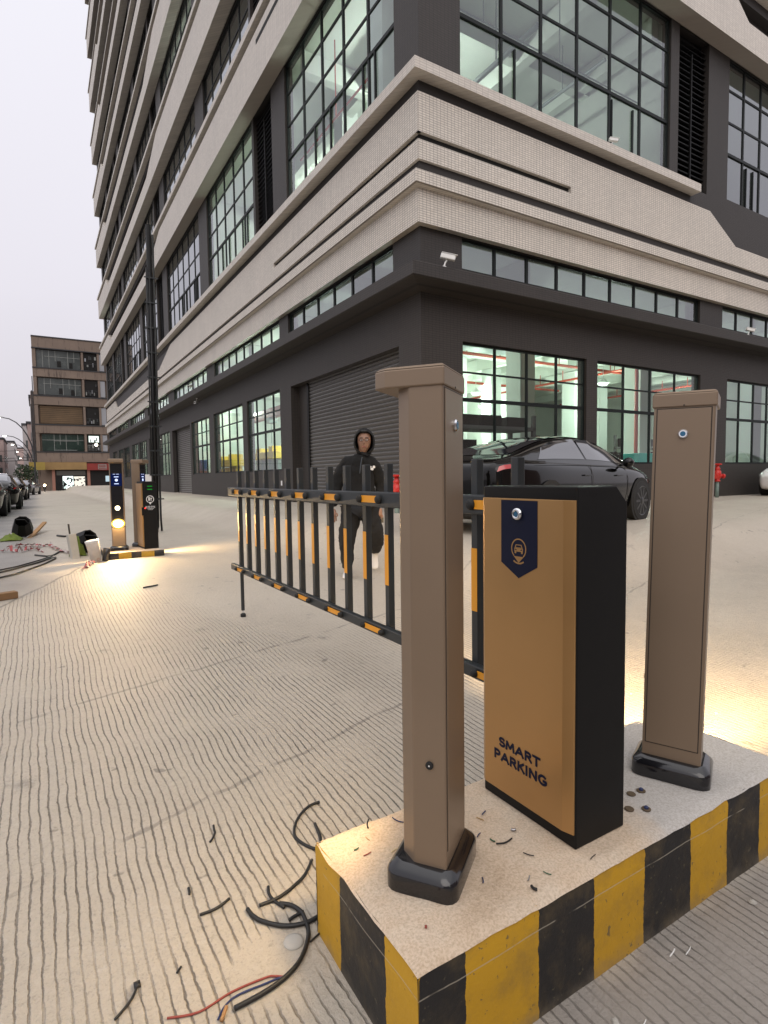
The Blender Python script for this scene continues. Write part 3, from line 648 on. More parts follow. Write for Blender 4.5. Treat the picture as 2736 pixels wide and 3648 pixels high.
rack(17.2, 7.2, 'dark rack against the back wall behind the third right-hand window', 11, 5.0, 2.6)
rack(5.9, 2.4, 'dark storage rack behind the second right-hand window, beside the bright doorway', 5, 2.2, 1.9)
o = empty('pallet_box', (9.0, 1.2, .12), 0, 'turquoise and yellow crate seen low through the second right-hand window', 'crate')
b = MB(); b.box(-.4, .4, -.3, .3, .5, 1.35); b.build('crate_lid', mat('turquoise', (.03, .42, .36), .5), o, bevel=.02); b = MB(); b.box(-.4, .4, -.3, .3, 0, .495); b.build('crate_base', M['wood'], o)

# ------------------------------------------------------------------ cctv cameras
def cctv(loc, rz, tilt, lab, s=1.0):
    o = empty('security_camera', loc, rz, lab, 'security camera', 'security cameras on the factory'); o.scale = (s, s, s)
    b = MB(); b.lathe([(.045, 0), (.045, .02), (.02, .03)], (0, 0, 0), n=14); b.tube([(0, 0, .02), (0, -.03, .10), (0, -.06, .14)], .016); b.build('bracket', M['white_cctv'], o)
    b = MB(); b.box(-.055, .055, -.17, .13, -.045, .055); h = b.build('housing', M['white_cctv'], o, bevel=.015, loc=(0, -.06, .20), rot=(tilt, 0, 0))
    b = MB(); b.lathe([(.038, -.175), (.038, -.171)], (0, 0, 0), 'y', 14); b.build('lens', M['black'], h)
    b = MB(); b.box(-.062, .062, -.20, .12, .058, .066); b.build('sun_hood', M['white_cctv'], h)
    return o
cctv((.22, -.5, 5.03), R_(60), R_(12), 'white bullet camera on the canopy right beside the building corner', 1.0)
cctv((5.7, -.22, 9.03), R_(60), R_(8), 'small camera on the beige ledge below the big upper window', .75)
cctv((11.88, -.5, 5.03), R_(60), R_(12), 'white camera on the canopy near the right edge of the photo', .85)
cctv((-.5, 18.2, 5.03), R_(-40), R_(12), 'white camera on the left canopy in front of the strip windows', 1.1)
o = cctv((-.3, 18.0, 4.69), R_(-40), R_(-12), 'white camera hanging under the left canopy', .9); o.scale = (.9, .9, -.9)
# ------------------------------------------------------------------ kerb islands
def stripe_mat(name, axis_, stops, first_yellow, zline, seed=0.0):
    """painted hazard blocks: colour switches at the given positions along the axis, edges a little uneven"""
    m = bpy.data.materials.new(name); m.use_nodes = True; t = m.node_tree; b = t.nodes['Principled BSDF']; N = t.nodes.new; L = t.links.new
    g = N('ShaderNodeTexCoord'); s = N('ShaderNodeSeparateXYZ'); L(g.outputs['Object'], s.inputs[0])
    def nz(sc_, d=4, r=.6):
        n = N('ShaderNodeTexNoise'); n.inputs['Scale'].default_value = sc_; n.inputs['Detail'].default_value = d; n.inputs['Roughness'].default_value = r
        mp = N('ShaderNodeMapping'); mp.inputs['Location'].default_value = (seed, seed, 0); L(g.outputs['Object'], mp.inputs[0]); L(mp.outputs[0], n.inputs['Vector']); return n.outputs['Fac']
    def mt(op, a, b_=None, c=None):
        n = N('ShaderNodeMath'); n.operation = op
        for i, v in enumerate((a, b_, c)):
            if v is None: continue
            if isinstance(v, (int, float)): n.inputs[i].default_value = v
            else: L(v, n.inputs[i])
        return n.outputs[0]
    u = mt('ADD', s.outputs['XYZ'.index(axis_)], mt('MULTIPLY', mt('SUBTRACT', nz(28, 3), .5), .016))
    lo, hi = stops[0] - 1, stops[-1] + 1
    f = mt('DIVIDE', mt('SUBTRACT', u, lo), hi - lo)
    r = N('ShaderNodeValToRGB'); r.color_ramp.interpolation = 'CONSTANT'; L(f, r.inputs[0])
    Yc, Kc = (.52, .285, .012, 1), (.013, .012, .012, 1)
    ye = first_yellow; r.color_ramp.elements[0].position = 0; r.color_ramp.elements[0].color = Yc if ye else Kc
    r.color_ramp.elements.remove(r.color_ramp.elements[1])
    for p in stops:
        ye = not ye; e = r.color_ramp.elements.new((p - lo) / (hi - lo)); e.color = Yc if ye else Kc
    def mix(fac, a, b_):
        n = N('ShaderNodeMix'); n.data_type = 'RGBA'
        for k, v in (('Factor', fac), ('A', a), ('B', b_)):
            if isinstance(v, tuple): n.inputs[k].default_value = (*v, 1)
            elif isinstance(v, float): n.inputs[k].default_value = v
            else: L(v, n.inputs[k])
        return n.outputs['Result']
    def rp(f_, a, c, x0=0.0, x1=1.0):
        n = N('ShaderNodeMapRange'); n.interpolation_type = 'SMOOTHSTEP'; n.inputs[1].default_value = a; n.inputs[2].default_value = c; n.inputs[3].default_value = x0; n.inputs[4].default_value = x1; L(f_, n.inputs[0]); return n.outputs[0]
    c = mix(mt('MULTIPLY', rp(nz(7, 7, .7), .45, .75), .45), r.outputs[0], (.14, .10, .045))
    c = mix(mt('MULTIPLY', rp(nz(48, 3), .66, .70), .75), c, (.10, .085, .05))
    if zline is not None:
        ln = rp(mt('ABSOLUTE', mt('ADD', mt('SUBTRACT', s.outputs[2], zline), mt('MULTIPLY', mt('SUBTRACT', nz(5, 3), .5), .01))), .0006, .0026, 1.0, 0.0)
        c = mix(mt('MULTIPLY', mt('MULTIPLY', ln, rp(nz(9, 3), .38, .5)), .55), c, (.42, .38, .30))
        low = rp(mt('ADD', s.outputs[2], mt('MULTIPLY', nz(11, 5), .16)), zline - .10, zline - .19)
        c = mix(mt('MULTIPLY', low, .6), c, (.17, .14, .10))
    L(c, b.inputs['Base Color']); b.inputs['Roughness'].default_value = .55
    bp = N('ShaderNodeBump'); bp.inputs['Strength'].default_value = .5; bp.inputs['Distance'].default_value = .006; L(nz(26, 6, .65), bp.inputs['Height']); L(bp.outputs[0], b.inputs['Normal'])
    return m
def slab_mat():
    m = bpy.data.materials.new('island_screed'); m.use_nodes = True; t = m.node_tree; b = t.nodes['Principled BSDF']; N = t.nodes.new; L = t.links.new
    g = N('ShaderNodeTexCoord')
    def nz(s, d=5, r=.6):
        n = N('ShaderNodeTexNoise'); n.inputs['Scale'].default_value = s; n.inputs['Detail'].default_value = d; n.inputs['Roughness'].default_value = r; L(g.outputs['Object'], n.inputs['Vector']); return n.outputs['Fac']
    def rp(f, stops):
        n = N('ShaderNodeValToRGB'); L(f, n.inputs[0]); e = n.color_ramp.elements
        e[0].position, e[0].color = stops[0][0], (*stops[0][1], 1); e[1].position, e[1].color = stops[-1][0], (*stops[-1][1], 1)
        for p, c in stops[1:-1]: q = e.new(p); q.color = (*c, 1)
        return n.outputs[0]
    c = rp(nz(3.2, 7, .65), [(.28, (.46, .335, .215)), (.46, (.64, .505, .37)), (.62, (.66, .555, .435)), (.75, (.62, .43, .255))])
    # lamp warmth painted ochre into the screed, greyer where unlit round the right post
    s = N('ShaderNodeSeparateXYZ'); L(g.outputs['Object'], s.inputs[0])
    mp = N('ShaderNodeMapRange'); mp.interpolation_type = 'SMOOTHSTEP'; mp.inputs[1].default_value = -5.36; mp.inputs[2].default_value = -5.16
    ad = N('ShaderNodeMath'); ad.operation = 'MULTIPLY_ADD'; ad.inputs[1].default_value = .3; L(nz(5, 4), ad.inputs[0]); L(s.outputs[0], ad.inputs[2]); L(ad.outputs[0], mp.inputs[0])
    mx = N('ShaderNodeMix'); mx.data_type = 'RGBA'; mx.inputs['B'].default_value = (.52, .495, .465, 1); L(c, mx.inputs['A']); L(mp.outputs[0], mx.inputs['Factor'])
    m4 = N('ShaderNodeMix'); m4.data_type = 'RGBA'; m4.blend_type = 'MULTIPLY'; m4.inputs['Factor'].default_value = .6
    L(mx.outputs['Result'], m4.inputs['A']); L(rp(nz(160, 3), [(.35, (.62, .58, .52)), (.6, (1, 1, 1))]), m4.inputs['B'])
    L(m4.outputs['Result'], b.inputs['Base Color']); b.inputs['Roughness'].default_value = .9
    bp = N('ShaderNodeBump'); bp.inputs['Strength'].default_value = .7; bp.inputs['Distance'].default_value = .008; L(nz(75, 6, .7), bp.inputs['Height']); L(bp.outputs[0], b.inputs['Normal'])
    return m
M['slab'] = slab_mat()
def island(x0, x1, y0, y1, zt, zb, lab, ms, round_=.012, ragged=.006):
    o = empty('kerb_island', ((x0 + x1) / 2, (y0 + y1) / 2, zt - .3), 0, lab, 'kerb island'); T = Matrix.Translation(-Vector(o.location))
    def ch(mb, nm, m):
        c = mb.build(nm, m, None); c.parent = o; c.matrix_parent_inverse = T; return c
    r = random.Random(int(x0 * 100)); n = 60
    # top screed with a slightly uneven edge, a grid so that the surface undulates
    mb = MB(); nx_, ny_ = 64, 26
    def zz(x, y):
        e = min(x - x0, x1 - x, y - y0, y1 - y)
        return zt + .004 * noise.noise(Vector((x * 6, y * 6, 0))) + .002 * noise.noise(Vector((x * 25, y * 25, 3))) - round_ * max(0, 1 - e / .02) ** 2
    for j in range(ny_ + 1):
        for i in range(nx_ + 1):
            x = x0 + (x1 - x0) * i / nx_; y = y0 + (y1 - y0) * j / ny_
            w_ = ragged * noise.noise(Vector((x * 11, y * 11, 7)))
            if i in (0, nx_): x += w_ - .002
            if j in (0, ny_): y += w_ - .002
            mb.v.append((x, y, zz(max(x0, min(x1, x)), max(y0, min(y1, y)))))
    for j in range(ny_):
        for i in range(nx_):
            a = j * (nx_ + 1) + i; mb.f.append((a, a + 1, a + nx_ + 2, a + nx_ + 1)); mb.mi.append(0)
    c = ch(mb, 'screed_top', M['slab']); c.data.polygons.foreach_set('use_smooth', [True] * len(c.data.polygons))
    def side(nm, m, pts, along):
        mb = MB(); k = 48; rows = [0, .03, .3, .6, .85, 1.0]
        for rI, rr in enumerate(rows):
            for i in range(k + 1):
                f = i / k; p = Vector(pts[0]).lerp(Vector(pts[1]), f); z = (zt - round_ * .8 + .003 * noise.noise(Vector((p.x * 14, p.y * 14, 0)))) * (1 - rr) + zb * rr
                off = .004 * noise.noise(Vector((p.x * 9, p.y * 9, z * 9))) + .03 * max(0, rr - .6) ** 1.5
                if rI == 0: off -= .006
                mb.v.append((p.x + along[0] * off, p.y + along[1] * off, z))
        for rI in range(len(rows) - 1):
            for i in range(k):
                a = rI * (k + 1) + i; mb.f.append((a, a + 1, a + k + 2, a + k + 1)); mb.mi.append(0)
        c = ch(mb, nm, m); c.data.polygons.foreach_set('use_smooth', [True] * len(c.data.polygons)); return c
    side('painted_end', ms[0], ((x0, y1), (x0, y0)), (-1, 0)); side('painted_side', ms[1], ((x0, y0), (x1, y0)), (0, -1))
    side('painted_end', ms[0], ((x1, y0), (x1, y1)), (1, 0)); side('painted_side', ms[1], ((x1, y1), (x0, y1)), (0, 1))
    return o
island(-6.272, -4.62, -8.84, -8.31, -.19, -.62, 'large yellow and black striped concrete island in the foreground carrying the gold cabinet',
       (stripe_mat('hazard_end', 'Y', [-8.707, -8.471], True, -.262, 1.0), stripe_mat('hazard_side', 'X', [-6.154, -5.919, -5.705, -5.482, -5.257, -5.047, -4.83], False, -.262, 4.0)))
island(-6.14, -5.36, -.95, -.2, -.15, -.40, 'low yellow and black striped island far across the lane under the lit post',
       (stripe_mat('hazard_end_far', 'Y', [-.70, -.45], False, None, 2.0), stripe_mat('hazard_side_far', 'X', [-5.985, -5.82, -5.675, -5.50], False, None, 7.0)))

# ------------------------------------------------------------------ display posts
def post(loc, rz, lab, on=True, screen=True, panel=False, warm=40.0, wide=1.0, cone=165, c=.035, aim=0, pit=84):
    o = empty('display_post', loc, rz, lab, 'gate post')
    a, d = .092, .064                          # half width, half depth, chamfer on the display side
    pl = [(-a, -d), (a, -d), (a, d - c * 1.2), (a - c, d), (-a + c, d), (-a, d - c * 1.2)]
    b = MB(); b.prism(pl, .05, 1.287); b.build('column', M['bronze'], o, bevel=.004)
    q = .005; cp = [(-a - q, -d - q), (a + q, -d - q), (a + q, d + .02), (a - c + .02, d + .055), (-a + c - .02, d + .055), (-a - q, d + .02)]
    ct = [(x * .985, y * .985) for x, y in cp]
    b = MB(); b.prism(cp, 1.280, 1.325); b.prism(cp, 1.3252, 1.333, top=[(x * .9, y * .9) for x, y in cp]); b.build('cap', M['bronze'], o, bevel=.004)
    b = MB(); g = .032
    def rr(e, rad=.035):
        x, y = a + e, d + e; out_ = []
        for sx, sy, a0 in ((1, 1, 0), (-1, 1, 90), (-1, -1, 180), (1, -1, 270)):
            for k in range(5):
                an = R_(a0 + 90 * k / 4); out_.append((sx * (x - rad) + rad * math.cos(an), sy * (y - rad) + rad * math.sin(an)))
        return out_
    lv = [(rr(g), 0), (rr(g), .044), (rr(g - .006), .054), (rr(.014), .066), (rr(.004, .012), .069)]
    n = 20; base_ = len(b.v)
    for P, z in lv: b.v += [(x, y, z) for x, y in P]
    for i in range(len(lv) - 1):
        for k in range(n): b.f.append((i * n + k, i * n + (k + 1) % n, (i + 1) * n + (k + 1) % n, (i + 1) * n + k)); b.mi.append(0)
    b.f.append(tuple(range((len(lv) - 1) * n, len(lv) * n))); b.mi.append(0)
    s = b.build('base_collar', M['plinth'], o); s.data.polygons.foreach_set('use_smooth', [True] * len(s.data.polygons)); s.modifiers.new('bevel', 'BEVEL').width = .003
    b = MB(); x0, x1, z0, z1 = -a + .012, a - .012, .115, 1.274
    for q_ in ((x0 - .003, x0, z0, z1), (x1, x1 + .003, z0, z1), (x0 - .003, x1 + .003, z1, z1 + .003), (x0 - .003, x1 + .003, z0 - .003, z0)): b.box(q_[0], q_[1], -d - .0008, -d + .002, q_[2], q_[3])
    b.build('door_seam', M['bronze_dk'], o)
    b = MB(); b.box(x0, x1, -d - .0028, -d + .002, z0, z1); dr = b.build('door', M['bronze'], o, bevel=.001)
    b = MB(); b.lathe([(.0155, -d - .003), (.0155, -d - .007), (.012, -d - .011), (.009, -d - .011)], (.0, 0, 1.19), 'y', 20); b.build('lock', M['chrome'], dr, smooth=False)
    b = MB(); b.lathe([(.0085, -d - .0112), (.0085, -d - .0118)], (0, 0, 1.19), 'y', 16); b.build('lock_core', M['blue_cap'], dr)
    b = MB(); b.lathe([(.0028, -d - q - .0005), (.0028, -d - q - .0015)], (0, 0, 1.285), 'y', 10); b.build('screw', M['bronze_dk'], o)
    b = MB(); b.lathe([(.010, -a - .001), (.010, -a - .005), (.007, -a - .006), (.003, -a - .006)], (0, -d * .35, .335), 'x', 20); b.build('cable_grommet', M['rubber'], o)
    b = MB(); b.lathe([(.0022, -a - .0062), (.0022, -a - .0066)], (0, -d * .35, .335), 'x', 10); b.build('grommet_hole', M['white'], o)
    hw = a - c - .004
    b = MB(); b.box(-hw, hw, d - .001, d + .0012, .34, 1.262); b.build('face_glass', M['plinth'], o)
    if screen:
        b = MB(); b.box(-hw + .006, hw - .006, d + .0013, d + .002, .94, 1.12); sg = b.build('screen', M['screen'], o)
        b = MB(); y = d + .0022
        b.lathe([(.020, y), (.020, y + .0004)], (0, 0, 1.025), 'y', 20)
        for z, ww, h in ((1.072, .030, .011), (.972, .030, .010)): b.box(-ww, ww, y, y + .0004, z - h / 2, z + h / 2)
        for x_, ww in ((.028, .014), (-.018, .018)): b.box(x_ - ww, x_ + ww, y, y + .0004, 1.108, 1.113)
        b.build('screen_text', M['screen_txt'], sg)
    b = MB(); b.lathe([(.032, d + .0013), (.034, d + .003), (.030, d + .005)], (0, 0, .62), 'y', 24); b.build('lamp_lens', M['warm_lamp_small'] if on else M['white'], o)
    b = MB(); b.box(-.037 * wide, .037 * wide, d + .0002, d + .0015 * wide, .335, .455); lh = b.build('lamp_housing', M['black'], o, bevel=.001)
    b = MB(); b.lathe([(.034, d + .0016), (.036, d + .0022), (.032, d + .0030), (.02, d + .0034)] if wide == 1 else [(.044, d + .003), (.045, d + .016), (.038, d + .028), (.025, d + .034), (.01, d + .036)], (0, 0, 0), 'y', 28); ll = b.build('lamp_lens', M['warm_lamp'], lh); ll.location = (0, 0, .395); ll.scale = (wide * .98, 1, 1.15)
    if wide > 1: b = MB(); b.lathe([(.040, d + .002), (.062, d + .003), (.060, d + .010), (.046, d + .016)], (0, 0, 0), 'y', 28); lr = b.build('lamp_glare', M['amber_glare'], lh); lr.location = (0, 0, .395); lr.scale = (wide * .98, 1, 1.15); lamp('lamp_glow', 'POINT', (0, d + .10, .395), 5, (1.0, .66, .26), .04, None, o)  # emissive ring added to stand for the halo of glare round the lamp
    if warm: lamp('post_light', 'SPOT', (0, d + .05, .395), warm, (1.0, .70, .36), .05, (R_(pit), 0, R_(aim)), o, spot=R_(cone))
    return o
pA = post((-6.049, -8.593, -.19), R_(36), 'bronze post nearest the camera, left of the gold cabinet, its lamp turned away', warm=24)
pB = post((-5.035, -8.645, -.19), R_(-64.5), 'bronze post with a full-height door, right of the gold cabinet', warm=700, cone=86, aim=16, pit=79)
f_ = Vector((.52, .854, 0)).normalized(); pB.rotation_euler = (Matrix.Rotation(.021, 3, f_) @ Matrix.Rotation(R_(-64.5), 3, 'Z')).to_euler()   # the post leans a little
pC = post((-5.935, -.70, -.15), R_(171), 'far post with a lit blue screen and a glaring warm lamp facing us', warm=165, wide=1.5, c=.010)
pD = post((-5.585, -.34, -.15), R_(-127), 'far post with a white side panel standing behind the charcoal kiosk', warm=170, c=.012)
b = MB(); b.box(-.088, -.0865, -.052, .012, .90, 1.17); b.build('side_panel', M['white'], pD); b = MB(); b.box(-.0905, -.087, -.056, .016, 1.172, 1.19); b.build('panel_header', M['black'], pD)
for i, (y, z) in enumerate([(.0, .522), (.008, .514), (-.004, .508), (.004, .530), (.001, .546), (.010, .505), (-.006, .518)]):
    b = MB(); b.lathe([(.0022, -.0856), (.0022, -.0862)], (0, y - .012, z), 'x', 8); b.build('gold_glint', M['amber'], pA)  # gold dots put on the post for glints of reflected light

# ------------------------------------------------------------------ gold gate cabinet
cab = empty('gate_cabinet', (-5.564, -8.562, -.19), 0, 'gold and black barrier cabinet lettered SMART PARKING on the near island', 'barrier cabinet')
X0, X1, Y0, Y1, H = -.107, .107, -.192, .191, 1.027
b = MB(); b.add([(X0, Y0, 0), (X1, Y0, 0), (X1, Y1, 0), (X0, Y1, 0), (X0, Y0, H), (X1 - .05, Y0, H), (X1 - .05, Y1, H), (X0, Y1, H), (X1, Y0, H - .05), (X1, Y1, H - .05)],
    [(0, 3, 2, 1), (4, 5, 6, 7), (0, 1, 8, 5, 4), (1, 2, 9, 8), (5, 8, 9, 6), (2, 3, 7, 6, 9), (3, 0, 4, 7)])
b.build('housing', M['black'], cab, bevel=.004)
xf = X0 - .014
b = MB(); e0, e1 = Y0 + .004, Y1 - .004
pp = [(X0 + .001, e0), (X0 + .001, e1), (xf + .008, e1), (xf, e1 - .016), (xf, e0 + .034), (xf + .010, e0)]
b.prism(pp, .042, .990); b.build('gold_panel', M['gold'], cab, bevel=.0015)
cx = xf - .0006
def yz(mbx, pts, x=cx, th=.0005): 
    n = len(pts); mbx.add([(x, y, z) for y, z in pts] + [(x - th, y, z) for y, z in pts], [tuple(range(n)), tuple(range(2 * n - 1, n - 1, -1))] + [(i, (i + 1) % n, n + (i + 1) % n, n + i) for i in range(n)])
oy, oz = -8.562, -.19
b = MB(); yz(b, [(-8.470 - oy, .985), (-8.470 - oy, .790), (-8.5455 - oy, .748), (-8.621 - oy, .790), (-8.621 - oy, .985)]); bn = b.build('banner', M['navy'], cab)
b = MB(); y0 = -8.546 - oy; c2 = cx - .0008
def ring(mbx, r0, r1, yc, zc, a0=0, a1=360, n=36, sy=1.0):
    for k in range(n):
        A, Bq = R_(a0 + (a1 - a0) * k / n), R_(a0 + (a1 - a0) * (k + 1) / n)
        mbx.face([(c2, yc + r0 * sy * math.cos(A), zc + r0 * math.sin(A)), (c2, yc + r1 * sy * math.cos(A), zc + r1 * math.sin(A)), (c2, yc + r1 * sy * math.cos(Bq), zc + r1 * math.sin(Bq)), (c2, yc + r0 * sy * math.cos(Bq), zc + r0 * math.sin(Bq))])
pz = .838
ring(b, .0275, .0315, y0, pz, -50, 230)
b.face([(c2, y0 - .0205, pz - .0235), (c2, y0 + .0205, pz - .0235), (c2, y0, pz - .043)])
ring(b, .034, .039, y0, pz - .008, 235, 305, 14)
def bar(y_a, y_b, z_a, z_b): b.face([(c2, y0 + y_a, pz + z_a), (c2, y0 + y_b, pz + z_a), (c2, y0 + y_b, pz + z_b), (c2, y0 + y_a, pz + z_b)])
b.face([(c2, y0 - .012, pz + .013), (c2, y0 + .012, pz + .013), (c2, y0 + .0165, pz + .003), (c2, y0 - .0165, pz + .003)])
bar(-.018, .018, -.009, .0025); bar(-.017, -.010, -.0145, -.009); bar(.010, .017, -.0145, -.009)
b.build('car_emblem', M['gold'], bn, recalc=False)
b = MB(); c3 = c2 - .0004
b.face([(c3, y0 - .009, pz + .0105), (c3, y0 + .009, pz + .0105), (c3, y0 + .012, pz + .0045), (c3, y0 - .012, pz + .0045)])
for s_ in (-1, 1): b.face([(c3, y0 + s_ * .015, pz - .0005), (c3, y0 + s_ * .008, pz - .0025), (c3, y0 + s_ * .008, pz - .005), (c3, y0 + s_ * .015, pz - .004)])
b.build('emblem_detail', M['navy'], bn, recalc=False)
b = MB(); b.lathe([(.0195, xf - .001), (.0195, xf - .005), (.0165, xf - .011), (.011, xf - .013), (.0095, xf - .010)], (0, -8.543 - oy, .944), 'x', 28); lk = b.build('lock', M['chrome'], cab, smooth=True)
b = MB(); b.lathe([(.0088, xf - .0105), (.0088, xf - .0112)], (0, -8.543 - oy, .944), 'x', 18); b.build('lock_core', M['blue_cap'], lk)
def arc(cx_, cz_, rx, rz, a0, a1, n=9): return [(cx_ + rx * math.cos(R_(a0 + (a1 - a0) * i / n)), cz_ + rz * math.sin(R_(a0 + (a1 - a0) * i / n))) for i in range(n + 1)]
GLY = {'S': (.60, [arc(.31, .76, .27, .24, 25, 270) + arc(.31, .26, .29, .26, 90, -155)[1:]]), 'M': (.95, [[(.05, 0), (.12, 1), (.475, .22), (.83, 1), (.90, 0)]]),
       'A': (.86, [[(.03, 0), (.43, 1), (.83, 0)], [(.18, .32), (.68, .32)]]), 'R': (.70, [[(.08, 0), (.08, 1)], [(.08, 1), (.34, 1)] + arc(.36, .75, .25, .25, 90, -90) + [(.08, .5)], [(.34, .5), (.68, 0)]]),
       'T': (.72, [[(.02, 1), (.70, 1)], [(.36, 1), (.36, 0)]]), 'P': (.66, [[(.08, 0), (.08, 1)], [(.08, 1), (.34, 1)] + arc(.36, .73, .26, .27, 90, -90) + [(.08, .46)]]),
       'K': (.72, [[(.08, 0), (.08, 1)], [(.64, 1), (.10, .46)], [(.26, .60), (.70, 0)]]), 'I': (.18, [[(.09, 0), (.09, 1)]]), 'N': (.84, [[(.08, 0), (.08, 1), (.76, 0), (.76, 1)]]),
       'G': (.84, [arc(.44, .5, .40, .50, 48, 330, 16) + [(.79, .44), (.48, .44)]])}
def lettering(s_, y_, z_, cap, width):
    """stroke letters cut from thin film, reading towards -y"""
    gap = .20; tot = sum(GLY[c][0] for c in s_) + gap * (len(s_) - 1); sx_ = width / tot; x = 0; b = MB(); w_ = cap * .245; e = 0
    for c in s_:
        for st in GLY[c][1]:
            pts = [Vector(((x + u) * sx_, w_ / 2 + v * (cap - w_))) for u, v in st]
            for i in range(len(pts) - 1):
                p0, p1 = pts[i], pts[i + 1]; d_ = (p1 - p0).normalized(); n_ = Vector((-d_.y, d_.x)) * w_ / 2
                q0 = p0 - d_ * w_ * (.5 if i == 0 and len(pts) < 8 else .25); q1 = p1 + d_ * w_ * (.5 if i == len(pts) - 2 and len(pts) < 8 else .25); e += 1
                xo = cx - .0003 - e * .000004
                b.face([(xo, y_ - oy - q.x, z_ - oz + q.y) for q in (q0 - n_, q1 - n_, q1 + n_, q0 + n_)])
        x += GLY[c][0] + gap
    b.build('lettering', M['navy'], cab, recalc=False)
lettering('SMART', -8.4605, -.001, .0325, .172); lettering('PARKING', -8.4375, -.0480, .0335, .222)
b = MB(); b.tube([(X1 + .005, .12, .62), (X1 + .03, .12, .62)], .03, 16); b.build('arm_hub', M['black'], cab)
b = MB(); b.box(X0 + .02, X0 + .10, Y1 + .0005, Y1 + .012, .47, .60); b.build('cable_box', M['rubber'], cab, bevel=.004)

# ------------------------------------------------------------------ fence boom
arm = empty('fence_boom', (-5.43, -8.45, .35), 0, 'black picket fence boom with amber reflectors reaching across the lane', 'barrier arm')
fy = lambda y: y + 8.45; fz = lambda z: z - .35; AX = 0.0
YT = -4.655
b = MB(); b.box(-.022, .022, 0, fy(YT), fz(.718), fz(.795)); b.build('top_rail', M['charcoal'], arm, bevel=.006)
b = MB(); b.box(-.018, .018, 0, fy(YT - .02), fz(.050), fz(.104)); b.build('bottom_rail', M['charcoal'], arm, bevel=.005)
pk = None
for k in range(16):
    y = -4.821 - .2283 * k
    if pk is None:
        b = MB(); b.box(.0185, .0535, -.019, .019, fz(.055), fz(.938)); pk = b.build('picket', M['charcoal'], arm, bevel=.003)
        b = MB(); b.box(.0168, .0183, -.0175, .0175, fz(.315), fz(.575)); b.build('reflector_strip', M['amber'], pk)
        pk.location = (0, fy(y), 0); pkid = pk
    else:
        c = pk.copy(); col.objects.link(c); c.parent = arm; c.location = (0, fy(y), 0)
        for ch in kids(pk): d = ch.copy(); col.objects.link(d); d.parent = c
def refl(y, z, h, ln):
    b = MB(); b.box(-.0265, -.0225, y - ln / 2, y + ln / 2, z - h / 2, z + h / 2); r_ = b.build('reflector', M['amber'], arm)
    for s_ in (-1, 1):
        b = MB(); b.lathe([(h * .62, -.0226), (h * .62, -.034), (h * .45, -.043), (h * .2, -.046)], (0, y + s_ * (ln / 2 + h * .45), z), 'x', 16); b.build('bumper', M['rubber'], r_)
    return r_
for k in range(9):
    y = -4.955 - .4565 * k
    if y < -8.4: continue
    refl(fy(y), fz(.757), .036, .165)
for k in range(9):
    y = -4.97 - .4565 * k
    if y < -8.4: continue
    r_ = refl(fy(y), fz(.078), .026, .165)
b = MB(); b.tube([(.036, fy(-4.821), fz(.06)), (.036, fy(-4.821), fz(-.31))], .016, 12); lg = b.build('support_leg', M['charcoal'], arm)
b = MB(); b.tube([(.036, fy(-4.821), fz(-.31)), (.036, fy(-4.821), fz(-.335))], .006, 8); b.build('leg_screw', M['chrome'], lg)
b = MB(); b.lathe([(.02, fz(-.378)), (.024, fz(-.372)), (.024, fz(-.345)), (.012, fz(-.335))], (.036, fy(-4.821), 0), 'z', 16); b.build('rubber_foot', M['rubber'], lg)

# ------------------------------------------------------------------ far kiosk
kz = -.15
ko = empty('parking_kiosk', (-5.52, -.63, kz), R_(5), 'charcoal parking kiosk with a white pin emblem on the far island', 'kiosk')
b = MB(); b.add([(-.10, -.17, 0), (.10, -.17, 0), (.10, .17, 0), (-.10, .17, 0), (-.10, -.17, 1.0), (.075, -.17, 1.0), (.075, .17, 1.0), (-.10, .17, 1.0), (.10, -.17, .96), (.10, .17, .96)],
    [(0, 3, 2, 1), (4, 5, 6, 7), (0, 1, 8, 5, 4), (1, 2, 9, 8), (5, 8, 9, 6), (2, 3, 7, 6, 9), (3, 0, 4, 7)]); b.build('housing', M['black'], ko, bevel=.004)
b = MB(); b.box(-.118, -.1005, -.165, .165, .03, .97); b.build('gold_panel', M['gold'], ko, bevel=.003)
yk = -.1712
b = MB()
def kring(r0, r1, xc, zc, a0, a1, n=24):
    for k in range(n):
        A, Bq = R_(a0 + (a1 - a0) * k / n), R_(a0 + (a1 - a0) * (k + 1) / n)
        b.face([(xc + r0 * math.cos(A), yk, zc + r0 * math.sin(A)), (xc + r1 * math.cos(A), yk, zc + r1 * math.sin(A)), (xc + r1 * math.cos(Bq), yk, zc + r1 * math.sin(Bq)), (xc + r0 * math.cos(Bq), yk, zc + r0 * math.sin(Bq))])
kring(.046, .056, .0, .735, -58, 238); b.face([(-.026, yk, .695), (.026, yk, .695), (0, yk, .655)])
for q in ((-.024, -.004, .715, .755), (.004, .028, .745, .756), (.008, .018, .712, .745), (-.028, .0, .757, .765)): b.face([(q[0], yk, q[2]), (q[1], yk, q[2]), (q[1], yk, q[3]), (q[0], yk, q[3])])
b.build('pin_emblem', M['white'], ko, recalc=False)
text('lettering', '\u667a\u6167\u505c\u8f66', .036, M['white'], (0, yk, .607), (R_(90), 0, 0), ko, align='CENTER', ext=.0002)
b = MB(); b.face([(-.045, yk, .592), (.05, yk, .592), (.05, yk, .597), (-.045, yk, .597)]); b.face([(-.03, yk, .578), (.035, yk, .578), (.035, yk, .582), (-.03, yk, .582)]); b.build('small_print', M['white'], ko, recalc=False)
for z in (.882, .928): b = MB(); b.box(-.035, .035, yk - .002, yk, z - .006, z + .006); b.build('indicator', M['green_led'], ko)
b = MB(); b.box(-.098, -.066, yk - .004, yk, .598, .612); b.build('alarm_light', M['red_led'], ko)
